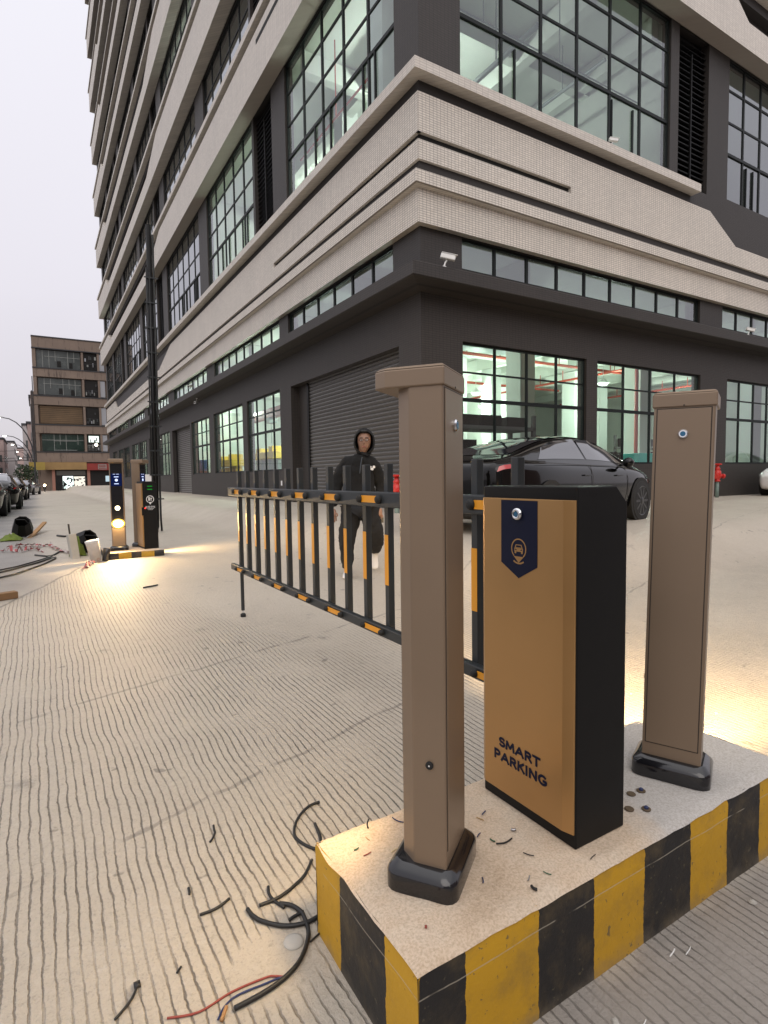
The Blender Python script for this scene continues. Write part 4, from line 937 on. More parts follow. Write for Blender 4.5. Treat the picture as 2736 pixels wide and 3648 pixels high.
b = MB(); b.box(-.125, -.085, -.185, -.1715, .50, .62); b.build('card_reader', M['black'], ko, bevel=.004)

# ------------------------------------------------------------------ wires, washers and scraps
def island_z(x, y): return -.19 + .004 * noise.noise(Vector((x * 6, y * 6, 0))) + .002 * noise.noise(Vector((x * 25, y * 25, 3)))
bits = [(-6.109, -8.334, .045, .0022, 'cable', 'long black'), (-6.021, -8.372, .05, .0016, 'blue', 'kinked blue'), (-6.143, -8.395, .02, .0012, 'tan', 'small tan'), (-6.192, -8.418, .016, .002, 'green', 'short green'),
        (-6.177, -8.454, .026, .0016, 'red', 'split red'), (-6.103, -8.478, .026, .0014, 'cream', 'cream'), (-6.074, -8.478, .018, .0022, 'red', 'stubby red'), (-5.771, -8.479, .024, .002, 'blue', 'blue'),
        (-5.799, -8.497, .025, .0014, 'tan', 'bent tan'), (-5.843, -8.6, .018, .002, 'green', 'dull green'), (-5.818, -8.627, .055, .0024, 'cable', 'curved black'), (-5.76, -8.6, .014, .004, 'steel', 'metal'),
        (-5.861, -8.559, .022, .0016, 'navyw', 'navy'), (-5.971, -8.706, .02, .0018, 'navyw', 'dark blue'), (-5.866, -8.766, .02, .0016, 'grey', 'grey'), (-5.813, -8.78, .022, .0014, 'green', 'thin green'),
        (-5.884, -8.800, .018, .0038, 'cable', 'stubby black'), (-5.657, -8.800, .028, .0012, 'cable', 'hair-thin black'), (-5.80, -8.70, .03, .0014, 'cable', 'slim black'), (-6.191, -8.756, .006, .003, 'red', 'red crumb-like')]
wire = {'cable': M['cable'], 'blue': mat('blue_wire', (.018, .03, .10), .6), 'tan': mat('tan_wire', (.38, .24, .09), .5), 'green': mat('green_wire', (.03, .10, .05), .5), 'red': mat('red_wire', (.26, .05, .035), .6),
        'cream': mat('cream_wire', (.62, .50, .28), .5), 'steel': mat('steel_nut', (.4, .4, .42), .3, metal=1), 'navyw': mat('navy_wire', (.015, .025, .09), .5), 'grey': mat('grey_wire', (.2, .2, .2), .5)}
near = lambda x: 'in front of the near bronze post' if x < -6.0 else 'between the near bronze post and the gold cabinet'
for i, (x, y, ln, r, m, nm) in enumerate(bits):
    a = random.uniform(0, 3.1); k = random.uniform(-.5, .5); pts = []
    for q in range(6):
        f = (q / 5 - .5) * ln; pts.append((x + f * math.cos(a) - k * f * f / ln * math.sin(a), y + f * math.sin(a) + k * f * f / ln * math.cos(a), island_z(x, y) + r + .0012 + .003 * abs(f) / ln))
    b = MB(); b.tube(pts, r, 6); o = b.build('wire_offcut', wire[m], smooth=True); tag(o, nm + ' wire offcut on the island ' + near(x), 'wire offcut', 'wire offcuts on the near island')
wl = ['bolt ring nearest the gold cabinet, at the back', 'bolt ring with a blue plug, at the back', 'bolt ring half hidden by the cabinet, at the front', 'bolt ring with a blue plug, nearest the kerb edge']
for i, (x, y) in enumerate([(-5.292, -8.663), (-5.248, -8.669), (-5.372, -8.713), (-5.328, -8.742)]):
    b = MB(); n = 16
    b.lathe([(.008, .0), (.0135, .0), (.0145, .003), (.012, .005), (.008, .004)], (x, y, island_z(x, y) + .001), 'z', 18); o = b.build('anchor_ring', mat('rust_ring', (.10, .07, .04), .8), smooth=True); tag(o, wl[i], 'anchor ring', 'anchor rings on the near island')
    if i % 2: b = MB(); b.lathe([(.007, .003), (.007, .010), (.003, .013)], (x, y, island_z(x, y)), 'z', 10); b.build('plug', wire['navyw'], o)
cab_pts = [('C-shaped black cable offcut at the island corner', [(-5.997, -7.734), (-6.045, -7.738), (-6.10, -7.775), (-6.145, -7.83), (-6.165, -7.89), (-6.15, -7.95), (-6.125, -7.99)], .0055),
  ('short black cable end behind the island corner', [(-6.071, -7.853), (-6.08, -7.9), (-6.086, -7.93), (-6.10, -7.97)], .006),
  ('black cable running diagonally from the island edge', [(-6.163, -8.03), (-6.215, -8.085), (-6.265, -8.112), (-6.30, -8.126), (-6.338, -8.134), (-6.388, -8.132)], .0055),
  ('short black cable crossing the diagonal one', [(-6.337, -8.07), (-6.345, -8.1), (-6.342, -8.135), (-6.324, -8.18)], .005),
  ('thick bowed black cable left of the island', [(-6.425, -8.128), (-6.418, -8.165), (-6.4, -8.199), (-6.351, -8.248), (-6.292, -8.271), (-6.24, -8.267)], .0065),
  ('longest S-shaped black cable sweeping to the bottom of the photo', [(-6.332, -8.158), (-6.303, -8.185), (-6.288, -8.22), (-6.287, -8.251), (-6.302, -8.315), (-6.354, -8.379), (-6.415, -8.411), (-6.486, -8.424), (-6.555, -8.426)], .0065),
  ('stubby black cable lying over the S-shaped one', [(-6.33, -8.233), (-6.305, -8.228), (-6.279, -8.226)], .005),
  ('thin black wire poking out from under the island', [(-6.262, -8.320), (-6.28, -8.327), (-6.306, -8.337)], .0028),
  ('straight black cable offcut on the open grooved concrete', [(-6.556, -8.072), (-6.516, -8.074), (-6.485, -8.066), (-6.46, -8.054)], .0045),
  ('small curved black offcut farther from the island', [(-6.406, -7.659), (-6.411, -7.685), (-6.414, -7.707), (-6.43, -7.735), (-6.442, -7.748)], .004),
  ('tiny black offcut between the grooves', [(-6.561, -7.939), (-6.562, -7.955), (-6.564, -7.969)], .004),
  ('black tie with a flat head at the bottom of the photo', [(-6.757, -8.229), (-6.772, -8.256), (-6.79, -8.275), (-6.818, -8.297)], .0035),
  ('dark chip near the bottom of the photo', [(-6.644, -8.227), (-6.658, -8.241)], .003),
  ('thin red wire lying at the bottom of the photo', [(-6.415, -8.402), (-6.435, -8.388), (-6.457, -8.38), (-6.546, -8.374), (-6.634, -8.385), (-6.706, -8.36)], .0028),
  ('thin blue wire beside the red one', [(-6.403, -8.406), (-6.43, -8.399), (-6.457, -8.397), (-6.538, -8.391), (-6.575, -8.405), (-6.598, -8.43)], .0026),
  ('tan stick at the bottom edge of the photo', [(-6.571, -8.409), (-6.592, -8.439)], .005),
  ('black offcut on the grooved lane near the far island', [(-5.98, -3.15), (-5.93, -3.12), (-5.88, -3.11), (-5.82, -3.07)], .008)]
for lab, pts, r in cab_pts:
    b = MB(); z_ = r + .001; P = [Vector((x, y, gz(x, y) + z_)) for x, y in pts]
    Q = []
    for i in range(len(P) - 1):                       # smooth the run
        p0, p1, p2, p3 = P[max(i - 1, 0)], P[i], P[i + 1], P[min(i + 2, len(P) - 1)]
        for s_ in range(5):
            u = s_ / 5; Q.append(.5 * ((2 * p1) + (p2 - p0) * u + (2 * p0 - 5 * p1 + 4 * p2 - p3) * u * u + (3 * p1 - p0 - 3 * p2 + p3) * u ** 3))
    Q.append(P[-1]); b.tube(Q, r, 8)
    if 'flat head' in lab: b.box(-6.764, -6.748, -8.232, -8.214, gz(-6.757, -8.23) + .001, gz(-6.757, -8.23) + .008)
    mm = wire['red'] if 'red wire' in lab else wire['blue'] if 'blue wire' in lab else M['wood'] if 'stick' in lab else M['cable']
    nm = 'wire' if ' wire ' in lab and 'black' not in lab else 'stick' if 'stick' in lab else 'cable_offcut'
    tag(b.build(nm, mm, smooth=True), lab, nm.replace('_', ' '), 'cable offcuts on the ground' if nm == 'cable_offcut' else None)
b = MB(); gg = gz(-6.346, -8.308); b.lathe([(.030, gg - .002), (.029, gg + .003), (.020, gg + .007), (.006, gg + .008)], (-6.346, -8.308, 0), 'z', 24)
tag(b.build('plaster_cap', M['stone'], smooth=True), 'round pale plaster cap set in the ground beside the S-shaped cable', 'cap')
for i, (x, y, lab) in enumerate([(-5.44, -8.905, 'long white splinter at the foot of the striped kerb'), (-5.395, -8.925, 'short white splinter at the foot of the striped kerb'), (-5.70, -8.99, 'white splinter with a red edge right of the striped kerb')]):
    b = MB(); b.tube([(x - .018, y - .002, gz(x, y) + .002), (x + .004, y + .001, gz(x, y) + .004), (x + .018, y + .006, gz(x, y) + .002)], .0014 if i else .0018, 5); tag(b.build('plastic_splinter', M['white']), lab, 'splinter', 'white splinters by the kerb')
for i in range(26):
    x = random.uniform(-6.2, -3.2); y = random.uniform(-9.25, -8.92) if i < 18 else random.uniform(-8.2, -7.2)
    if y > -8.3: x = random.uniform(-4.7, -3.2)
    s_ = random.uniform(.004, .013); b = MB(); n = 7
    b.lathe([(s_ * .5, 0), (s_, s_ * .3), (s_ * .7, s_ * .8), (s_ * .1, s_)], (x, y, gz(x, y) - .001), 'z', 6)
    for q in range(len(b.v)): v_ = Vector(b.v[q]); b.v[q] = tuple(v_ + Vector((random.uniform(-1, 1), random.uniform(-1, 1), random.uniform(-.4, .4))) * s_ * .25)
    tag(b.build('pebble', M['stone']), 'small loose grey pebble on the ground around the striped island', 'pebble', 'pebbles around the near island')

# ------------------------------------------------------------------ pole with cables
po = empty('cable_pole', (-4.74, 3.3, gz(-4.74, 3.3)), 0, 'tall black service pole with cables, standing beyond the charcoal kiosk', 'pole')
b = MB(); b.tube([(0, 0, .25), (.03, 0, 3.0), (.06, 0, 6.5)], .055, 12); b.build('pole_tube', M['black'], po, smooth=True)
b = MB(); b.tube([(.09, -.05, .02), (.08, -.04, .3), (.10, -.04, 3.0), (.13, -.04, 6.3)], .022, 8); b.tube([(-.075, -.03, .9), (-.05, -.03, 3.0), (-.02, -.03, 5.6)], .016, 8); b.tube([(.0, -.07, .7), (.03, -.07, 5.5)], .014, 8); b.build('cable_run', M['cable'], po, smooth=True)
for z in [.7 + .52 * i for i in range(10)]:
    b = MB(); dx = .03 * z / 3; b.lathe([(.075, z), (.075, z + .035)], (dx, 0, 0), 'z', 12); b.box(dx - .13, dx + .15, -.065, -.055, z + .005, z + .03); b.build('clamp', M['charcoal'], po)
b = MB(); b.tube([(0, 0, .26), (0, 0, .12), (-.02, -.01, .05), (-.12, -.02, .0), (-.17, -.02, .0)], .05, 10); b.build('elbow', M['black'], po, smooth=True)
b = MB(); b.box(-.20, -.08, -.05, .04, .85, 1.25); b.build('junction_box', M['white'], po, bevel=.006)
b = MB(); b.tube([(0, 0, -.35), (0, 0, .26)], .03, 8); b.build('footing', M['black'], po)

# ------------------------------------------------------------------ builders' clutter left of the far island
def gp(x, y, dz=0): return (x, y, gz(x, y) + dz)
o = empty('paint_bucket', gp(-6.27, -1.05), 0, 'white plastic bucket with orange splashes at the end of the far island', 'bucket')
b = MB(); b.lathe([(.066, 0), (.085, .27), (.088, .275), (.088, .285), (.08, .285), (.076, .26)], (0, 0, 0), 'z', 20); c = b.build('pail', mat('bucket_plastic', (.68, .63, .58), .5, var=.2, vscale=14, dirt=((.45, .14, .06), 9, .56)), o, smooth=True); c.rotation_euler = (0, R_(-9), 0)
b = MB(); b.lathe([(.09, .286), (.09, .305), (.05, .312)], (0, 0, 0), 'z', 20); c = b.build('lid', M['white'], o, smooth=True); c.rotation_euler = (0, R_(-9), 0)
o = empty('dented_can', gp(-6.16, -1.02), R_(20), 'crushed dark can leaning between the white bucket and the far island', 'can')
b = MB(); b.lathe([(.045, 0), (.05, .02), (.046, .10), (.05, .17), (.044, .18)], (0, 0, 0), 'z', 14)
for q in range(len(b.v)): v_ = Vector(b.v[q]); b.v[q] = tuple(v_ + Vector((noise.noise(v_ * 20) * .02, noise.noise(v_ * 20 + Vector((5, 0, 0))) * .02, 0)))
c = b.build('can_body', M['rim'], o, smooth=True); c.rotation_euler = (0, R_(14), 0)
def tub(x, y, s, lab, rx, rz):
    o = empty('plastic_tub', gp(x, y, .01), R_(rz), lab, 'tub'); n = 8
    b = MB(); b.lathe([(.10 * s, .0), (.19 * s, .0), (.21 * s, .03 * s), (.155 * s, .30 * s), (.15 * s, .31 * s), (.13 * s, .29 * s), (.12 * s, .05 * s)], (0, 0, 0), 'z', n); c = b.build('tub_body', M['black'], o); c.rotation_euler = (R_(rx), R_(20), 0); c.location = (0, 0, .13 * s)
    b = MB(); b.tube([(.12 * s, 0, .3 * s), (.05 * s, .0, .38 * s), (-.12 * s, 0, .3 * s)], .008, 6); c2_ = b.build('handle', M['rubber'], o); c2_.rotation_euler = (R_(rx), R_(20), 0); c2_.location = (0, 0, .13 * s)
    return o
tub(-6.40, .25, .86, 'eight-sided black plastic base tipped over beside the pale stub post', 58, 30)
tub(-7.22, 3.9, .95, 'black plastic base by the lime cloth, further left', 40, -20)
o = empty('stub_post', gp(-6.50, -.45), R_(15), 'short pale concrete stub post wrapped with lime cloth', 'stub post')
b = MB(); b.prism([(-.055, -.05), (.055, -.05), (.055, .05), (-.055, .05)], -.02, .36); c = b.build('stub', M['stone'], o, bevel=.01); c.rotation_euler = (R_(-5), R_(-5), 0)
b = MB(); b.tube([(-.04, .04, .3), (-.05, .06, .5)], .012, 8); b.build('rebar', M['rim'], o)
def cloth(x, y, sx, sy, h, m, lab, nm, seed):
    b = MB(); n = 14; r = random.Random(seed)
    for j in range(n + 1):
        for i in range(n + 1):
            u, v = i / n - .5, j / n - .5; e = max(0, 1 - (u * u + v * v) * 3.6)
            px, py = x + u * sx * (1 + .3 * noise.noise(Vector((v * 5, seed, 0)))), y + v * sy * (1 + .3 * noise.noise(Vector((u * 5, seed, 4))))
            b.v.append((px, py, gz(px, py) + .012 + h * e * (.5 + .9 * abs(noise.noise(Vector((u * 6, v * 6, seed)))))))
    for j in range(n):
        for i in range(n): a = j * (n + 1) + i; b.f.append((a, a + 1, a + n + 2, a + n + 1)); b.mi.append(0)
    o = b.build(nm, m, smooth=True); s = o.modifiers.new('thick', 'SOLIDIFY'); s.thickness = .006; tag(o, lab, nm.replace('_', ' ')); return o
cloth(-6.45, -.12, .22, .3, .32, M['hiviz'], 'lime cloth draped over the tipped black base', 'work_cloth', 3)
cloth(-7.40, 3.4, .34, .6, .14, M['hiviz'], 'lime cloth heap at the left edge of the photo', 'cloth_heap', 8)
def tape(pts, lab, seed, wdt=.035):
    r = random.Random(seed); b = MB(); P = []
    for i in range(len(pts) - 1):
        for k in range(10):
            u = k / 10; x = pts[i][0] * (1 - u) + pts[i + 1][0] * u + r.uniform(-.03, .03); y = pts[i][1] * (1 - u) + pts[i + 1][1] * u + r.uniform(-.06, .06)
            P.append(Vector((x, y, gz(x, y) + .012 + abs(r.gauss(0, .03)))))
    for i in range(len(P) - 1):
        d = (P[i + 1] - P[i]); s = Vector((-d.y, d.x, 0)); s = s.normalized() * wdt / 2 if s.length > 1e-5 else Vector((wdt / 2, 0, 0)); tw = Vector((0, 0, r.uniform(-.02, .02)))
        b.face([P[i] - s, P[i + 1] - s - tw, P[i + 1] + s + tw, P[i] + s], (i // 2) % 2)
    o = b.build('barrier_tape', [M['tape_red'], M['tape_white']], recalc=False); o.modifiers.new('thick', 'SOLIDIFY').thickness = .002
    tag(o, lab, 'barrier tape', 'red and white tape on the ground'); return o
tape([(-7.4, 1.8), (-7.1, 2.0), (-6.95, 1.5), (-6.8, 1.7), (-6.7, .8)], 'crumpled red and white tape left of the tipped black base', 1)
tape([(-7.5, 1.2), (-7.2, .9), (-7.0, 1.2), (-6.9, .6)], 'second tangle of red and white tape, nearer the left edge', 2)
tape([(-6.7, .9), (-6.62, .3), (-6.5, .1), (-6.42, .2)], 'red and white tape pulled up to the tipped black base', 3)
tape([(-6.45, -1.6), (-6.38, -1.35), (-6.32, -1.15)], 'scrap of red tape in front of the white bucket', 4, .03)
tape([(-7.12, 4.1), (-7.02, 4.7), (-6.93, 5.4)], 'red and white tape along the wooden plank', 5)
def gcable(pts, r, lab):
    b = MB(); P = [Vector(gp(x, y, r + .002)) for x, y in pts]; b.tube(P, r, 6); tag(b.build('ground_cable', M['cable'], smooth=True), lab, 'cable', 'cables on the old road')
gcable([(-7.6, -1.6), (-7.25, -1.2), (-6.95, -.7), (-6.8, -.3), (-6.74, -.25), (-6.75, -.4), (-6.9, -.95), (-7.2, -1.55), (-7.6, -2.0)], .011, 'looped black cable on the grey road at the left edge')
gcable([(-7.6, -1.35), (-7.2, -.95), (-6.95, -.45), (-6.78, -.05)], .009, 'thin black cable beside the loop at the left edge')
gcable([(-7.0, .25), (-6.85, -.05), (-6.75, .1), (-6.68, .45), (-6.60, .55)], .012, 'black cable running to the tipped black base')
gcable([(-6.62, 3.6), (-6.5, 3.3), (-6.4, 3.35)], .02, 'short dark cable bit in the middle of the lane beyond the tubs')
o = empty('wooden_plank', gp(-6.97, 4.6, .06), R_(-9), 'raw wooden plank lying beyond the red and white tape', 'plank'); b = MB(); b.box(-.04, .04, -1.0, 1.0, 0, .04); c = b.build('board', M['wood'], o, bevel=.004); c.rotation_euler = (R_(6), 0, 0)
o = empty('timber_block', gp(-7.22, -2.95), R_(20), 'orange brown timber block at the left edge of the photo', 'timber'); b = MB(); b.box(-.16, .07, -.05, .05, 0, .07); b.build('block', mat('dark_timber', (.20, .11, .05), .85, var=.3, vscale=14), o, bevel=.006)
# ------------------------------------------------------------------ cars
import numpy as np
def make_car(loc, rz, lab, paint, group=None, plate=True, pitch=0.0, scale=1.0, suv=0.0, lights=None):
    o = empty('parked_car', loc, rz, lab, 'car', group); o.rotation_euler = (0, pitch, rz); o.scale = (scale,) * 3
    XS = [-2.48, -2.46, -2.38, -2.2, -1.95, -1.6, -1.2, -.75, -.3, .15, .6, .95, 1.25, 1.55, 1.9, 2.2, 2.42, 2.48]
    HW = [.66, .74, .83, .90, .945, .975, .98, .975, .972, .972, .975, .975, .972, .96, .92, .84, .70, .58]
    ZB = [.44, .34, .26, .21, .19, .18, .18, .18, .18, .18, .18, .18, .18, .18, .19, .21, .26, .34]
    BL = [.84, .92, .965, .98, .975, .965, .95, .935, .925, .915, .905, .90, .895, .88, .83, .76, .67, .60]
    TP = [.86, .955, 1.03, 1.075, 1.13, 1.235, 1.335, 1.41, 1.445, 1.44, 1.37, 1.24, 1.09, .985, .915, .835, .72, .63]
    if suv: TP = [t_ + suv * max(0, min(1, (2.1 - abs(x + .55)) / .5)) for t_, x in zip(TP, XS)]
    ring = []
    for x, hw, zb, bl, tp in zip(XS, HW, ZB, BL, TP):
        g = max(0.0, min(1.0, (tp - bl - .08) / .34)); wt = hw * (.80 - .17 * g)
        gl = .035 + .0 * g
        ring.append([(0, zb), (hw * .86, zb), (hw * .965, zb + .09), (hw * 1.0, zb + (bl - zb) * .56), (hw * .99, bl - .075), (hw * .955, bl - .004), (hw * (.925 - .03 * (1 - g)), bl + .018 + .02 * g),
                     (wt + .035 + .03 * g, bl + (tp - bl) * .74), (wt, tp - .045 * g - .012), (wt * .62, tp - .008), (0, tp)])
    nr = len(ring[0]); b = MB(); full = []
    for x, rg in zip(XS, ring):
        row = [(x, y, z) for y, z in rg] + [(x, -y, z) for y, z in rg[-2:0:-1]]; full.append(row); b.v += row
    m = len(full[0])
    for i in range(len(XS) - 1):
        for k in range(m): b.f.append((i * m + k, (i + 1) * m + k, (i + 1) * m + (k + 1) % m, i * m + (k + 1) % m)); b.mi.append(0)
    b.f.append(tuple(range(m))); b.mi.append(0); b.f.append(tuple((len(XS) - 1) * m + k for k in range(m - 1, -1, -1))); b.mi.append(0)
    body = b.build('body', paint, o, smooth=True); s = body.modifiers.new('sub', 'SUBSURF'); s.levels = s.render_levels = 2
    # glass laid over the shell: sampled between stations and ring points
    def P(x, k):                          # ring point k at x (k may be fractional), left side positive y
        i = max(j for j in range(len(XS) - 1) if XS[j] <= x + 1e-6); f = (x - XS[i]) / (XS[i + 1] - XS[i]); k0 = int(k); fk = k - k0
        def at(i_, k_): return np.array(ring[i_][min(k_, nr - 1)])
        q = (at(i, k0) * (1 - fk) + at(i, min(k0 + 1, nr - 1)) * fk) * (1 - f) + (at(i + 1, k0) * (1 - fk) + at(i + 1, min(k0 + 1, nr - 1)) * fk) * f
        return q
    def patch(nm, x0f, x1f, k0, k1, nu, nv, sgn, off, mt):
        b = MB()
        for j in range(nv + 1):
            k = k0 + (k1 - k0) * j / nv; a, c = x0f(j / nv), x1f(j / nv)
            for i in range(nu + 1):
                x = a + (c - a) * i / nu; y, z = P(x, k); b.v.append((x, sgn * (y + off * .9), z + off * .5))
        for j in range(nv):
            for i in range(nu): q = j * (nu + 1) + i; b.f.append((q, q + 1, q + nu + 2, q + nu + 1)); b.mi.append(0)
        return b.build(nm, mt, o, smooth=True)
    for sg in (1, -1):
        patch('side_window', lambda v: -1.62 + .62 * v ** 1.1, lambda v: -.30, 6.25, 7.75, 8, 6, sg, .004, M['carglass'])
        patch('side_window', lambda v: -.24, lambda v: .98 - .62 * v ** 1.05, 6.25, 7.75, 8, 6, sg, .004, M['carglass'])
        b = MB(); b.tube([(-1.75, sg * .945, .992), (-1.0, sg * .925, .978), (-.3, sg * .915, .962), (.5, sg * .915, .95), (1.05, sg * .915, .938)], .006, 6); b.build('window_trim', M['rim'], o)
        b = MB(); b.tube([(.78, sg * .90, .955), (.80, sg * 1.0, .985)], .018, 8); mr = b.build('mirror', paint, o, smooth=True)
        b = MB(); b.lathe([(.02, -.09), (.075, -.07), (.085, .0), (.06, .08), (.02, .11)], (.80, sg * 1.055, 1.005), 'x', 12); b.build('mirror_shell', paint, mr, smooth=True)
        b = MB(); b.box(-.55, -.33, sg * .978, sg * .990, .80, .822); b.box(.52, .74, sg * .978, sg * .990, .79, .812); b.build('door_handle', M['carpaint'] if paint != M['carwhite'] else M['carwhite'], o, bevel=.004)
        b = MB(); b.tube([(-.27, sg * .925, .96), (-.27, sg * .975, .80), (-.27, sg * .978, .35)], .004, 5); b.tube([(.93, sg * .92, .93), (.96, sg * .975, .75), (.96, sg * .972, .35)], .004, 5); b.build('door_gap', M['rubber'], o)
        # lamps
        patch('tail_lamp', lambda v: -2.44 + .03 * v, lambda v: -2.12, 4.15, 4.9, 6, 3, sg, .008, M['taillamp'])
        patch('head_lamp', lambda v: 2.16, lambda v: 2.38 - .06 * v, 3.9, 4.8, 5, 3, sg, .008, lights or M['headlamp'])
    b = MB()
    def top_patch(nm, x0, x1, kin, off=.005):
        b = MB(); nu, nv = 8, 10
        for j in range(nv + 1):
            v = -1 + 2 * j / nv; k = 10 - abs(v) * (10 - kin)
            for i in range(nu + 1):
                x = x0 + (x1 - x0) * i / nu; y, z = P(x, k); b.v.append((x, math.copysign(y, v) if abs(v) > 1e-6 else 0, z + off))
        for j in range(nv):
            for i in range(nu): q = j * (nu + 1) + i; b.f.append((q, q + 1, q + nu + 2, q + nu + 1)); b.mi.append(0)
        return b.build(nm, M['carglass'], o, smooth=True)
    top_patch('rear_window', -2.0, -.95, 8.4); top_patch('roof_glass', -.85, .40, 8.5); top_patch('windscreen', .48, 1.32, 8.2)
    b = MB(); b.box(-2.475, -2.44, -.45, .45, .70, .74); b.build('rear_trim', M['rim'], o)
    # wheels
    for x in (-1.48, 1.48):
        for sg in (1, -1):
            b = MB(); b.lathe([(.395, .0), (.395, .012)], (x, 0, .36), 'y', 32); ar = b.build('wheel_arch', M['rubber'], o); ar.location = (0, sg * .972, 0); ar.scale = (1, sg, 1)
            prof = [(.24, -.20), (.33, -.20), (.352, -.17), (.352, -.03), (.335, .0), (.26, .008), (.24, .0)]
            b = MB(); b.lathe(prof, (0, 0, 0), 'y', 32); wh = b.build('wheel', M['rubber'], o, smooth=False); wh.location = (x, sg * .995, .352); wh.scale = (1, sg, 1)
            b = MB(); b.lathe([(.25, -.05), (.262, .004), (.250, .010), (.235, .0), (.235, -.05)], (0, 0, 0), 'y', 32)
            for k in range(10):
                a = 2 * math.pi * k / 10; ca, sa = math.cos(a), math.sin(a); w1, w2 = .020, .034
                q = [(ca * .05 - sa * w1, sa * .05 + ca * w1), (ca * .05 + sa * w1, sa * .05 - ca * w1), (ca * .245 + sa * w2 * .55, sa * .245 - ca * w2 * .55), (ca * .245 - sa * w2 * .55, sa * .245 + ca * w2 * .55)]
                b.add([(u, .004, v) for u, v in q] + [(u, -.03, v) for u, v in q], [(0, 1, 2, 3), (7, 6, 5, 4), (0, 4, 5, 1), (1, 5, 6, 2), (2, 6, 7, 3), (3, 7, 4, 0)])
            b.lathe([(.06, -.03), (.06, .006), (.03, .012)], (0, 0, 0), 'y', 16); b.build('rim', M['rim'], wh)
            b = MB(); b.lathe([(.15, -.06), (.15, -.05)], (0, 0, 0), 'y', 20); b.build('brake_disc', M['shutter'], wh)
    if plate:
        b = MB(); b.box(-2.492, -2.482, -.22, .22, .70, .84); pl = b.build('number_plate', M['plate_green'], o, bevel=.004)
        text('plate_digits', '22', .135, M['ink'], (-2.4935, -.04, .722), (R_(90), 0, R_(-90)), pl, bold=.002, ext=.0003)
    return o
make_car((.0, 0, 0), 0, 'glossy black fastback car parked by the right-hand windows', M['carpaint'])
car = [q for q in bpy.data.objects if q.name == 'parked_car'][0]
car.rotation_euler = (0, 0, R_(12)); car.location = (.36, -3.05, .04)

pg = 'cars parked on the left of the street'
def gxy(x, y, dz=0): return (x, y, gz(x, y) + dz)
c = make_car(gxy(-8.85, 15.2), R_(90), 'nearest black car at the left edge of the photo, parked along the street', M['carpaint_b'], pg, plate=False)
make_car(gxy(-8.55, 21.3), R_(90), 'second black car in the left row, just behind the nearest one', M['carpaint'], pg, plate=False, suv=.14)
make_car(gxy(-9.2, 28.0), R_(93), 'third dark car in the left row, pale windscreen showing', M['carpaint_b'], pg, plate=False, suv=.3)
make_car(gxy(-8.5, 38.0), R_(88), 'dark car in the left row below the street lamps', M['carpaint'], pg, plate=False, suv=.1)
make_car(gxy(-7.9, 58.0), R_(80), 'dark car farthest up the left row near the old block', M['carpaint_b'], None, plate=False)
make_car((14.72, -1.45, .06), R_(180), 'white car cut off by the right edge of the photo', M['carwhite'], None, plate=False, suv=.1)

# ------------------------------------------------------------------ hydrants
def hydrant(loc, rz, lab):
    o = empty('fire_hydrant', loc, rz, lab, 'fire hydrant', 'red hydrants along the factory wall')
    b = MB(); b.tube([(0, 0, -.05), (0, 0, .55)], .05, 14); b.build('riser_pipe', M['steel_mach'], o, smooth=True)
    b = MB(); b.lathe([(.085, .50), (.085, .53), (.06, .55), (.095, .62), (.11, .70), (.10, .80), (.06, .85), (.075, .87), (.075, .90), (.05, .93), (.05, .99), (.03, 1.0)], (0, 0, 0), 'z', 20); b.build('hydrant_body', M['hyd'], o, smooth=True)
    for s in (-1, 1):
        b = MB(); b.tube([(0, 0, .68), (s * .17, -.06, .66)], .055, 14); n = b.build('outlet', M['hyd'], o, smooth=True)
        b = MB(); b.tube([(s * .16, -.056, .661), (s * .215, -.076, .655)], .072, 12); b.build('outlet_cap', M['hyd'], n)
    b = MB(); b.lathe([(.10, .995), (.12, 1.005), (.12, 1.025), (.10, 1.035), (.03, 1.04)], (0, 0, 0), 'z', 14); b.tube([(-.12, 0, 1.015), (.12, 0, 1.015)], .012, 6); b.build('hand_wheel', M['hyd'], o)
    return o
hydrant((10.5, -.42, .08), R_(0), 'red hydrant by the wall right of the bronze post with a door')
hydrant((-.42, .36, -.13), R_(-90), 'red hydrant by the shutter, half hidden behind the nearest bronze post')

# ------------------------------------------------------------------ person walking towards us
def skin_obj(name, V, E_, Rd, m, parent=None, sub=2, root=0):
    me = bpy.data.meshes.new(name); me.from_pydata(V, E_, []); me.materials.append(m); o = bpy.data.objects.new(name, me); col.objects.link(o)
    if parent: o.parent = parent
    sk = o.modifiers.new('skin', 'SKIN'); sk.use_smooth_shade = True; sk.branch_smoothing = .3
    for i, r in enumerate(Rd):
        me.skin_vertices[0].data[i].radius = (r, r) if not isinstance(r, tuple) else r; me.skin_vertices[0].data[i].use_root = (i == root)
    s = o.modifiers.new('sub', 'SUBSURF'); s.levels = s.render_levels = sub
    return o
class SK:
    def __init__(s): s.V = []; s.E = []; s.R = []
    def p(s, co, r, to=None):
        s.V.append(co); s.R.append(r); i = len(s.V) - 1
        if to is not None: s.E.append((to, i))
        return i
    def chain(s, pts, to):
        for co, r in pts: to = s.p(co, r, to)
        return to
pe = empty('person', (-3.60, -3.82, gz(-3.6, -3.82)), R_(-31.3), 'person in a black hooded jacket and black trousers walking towards us behind the fence boom', 'person')
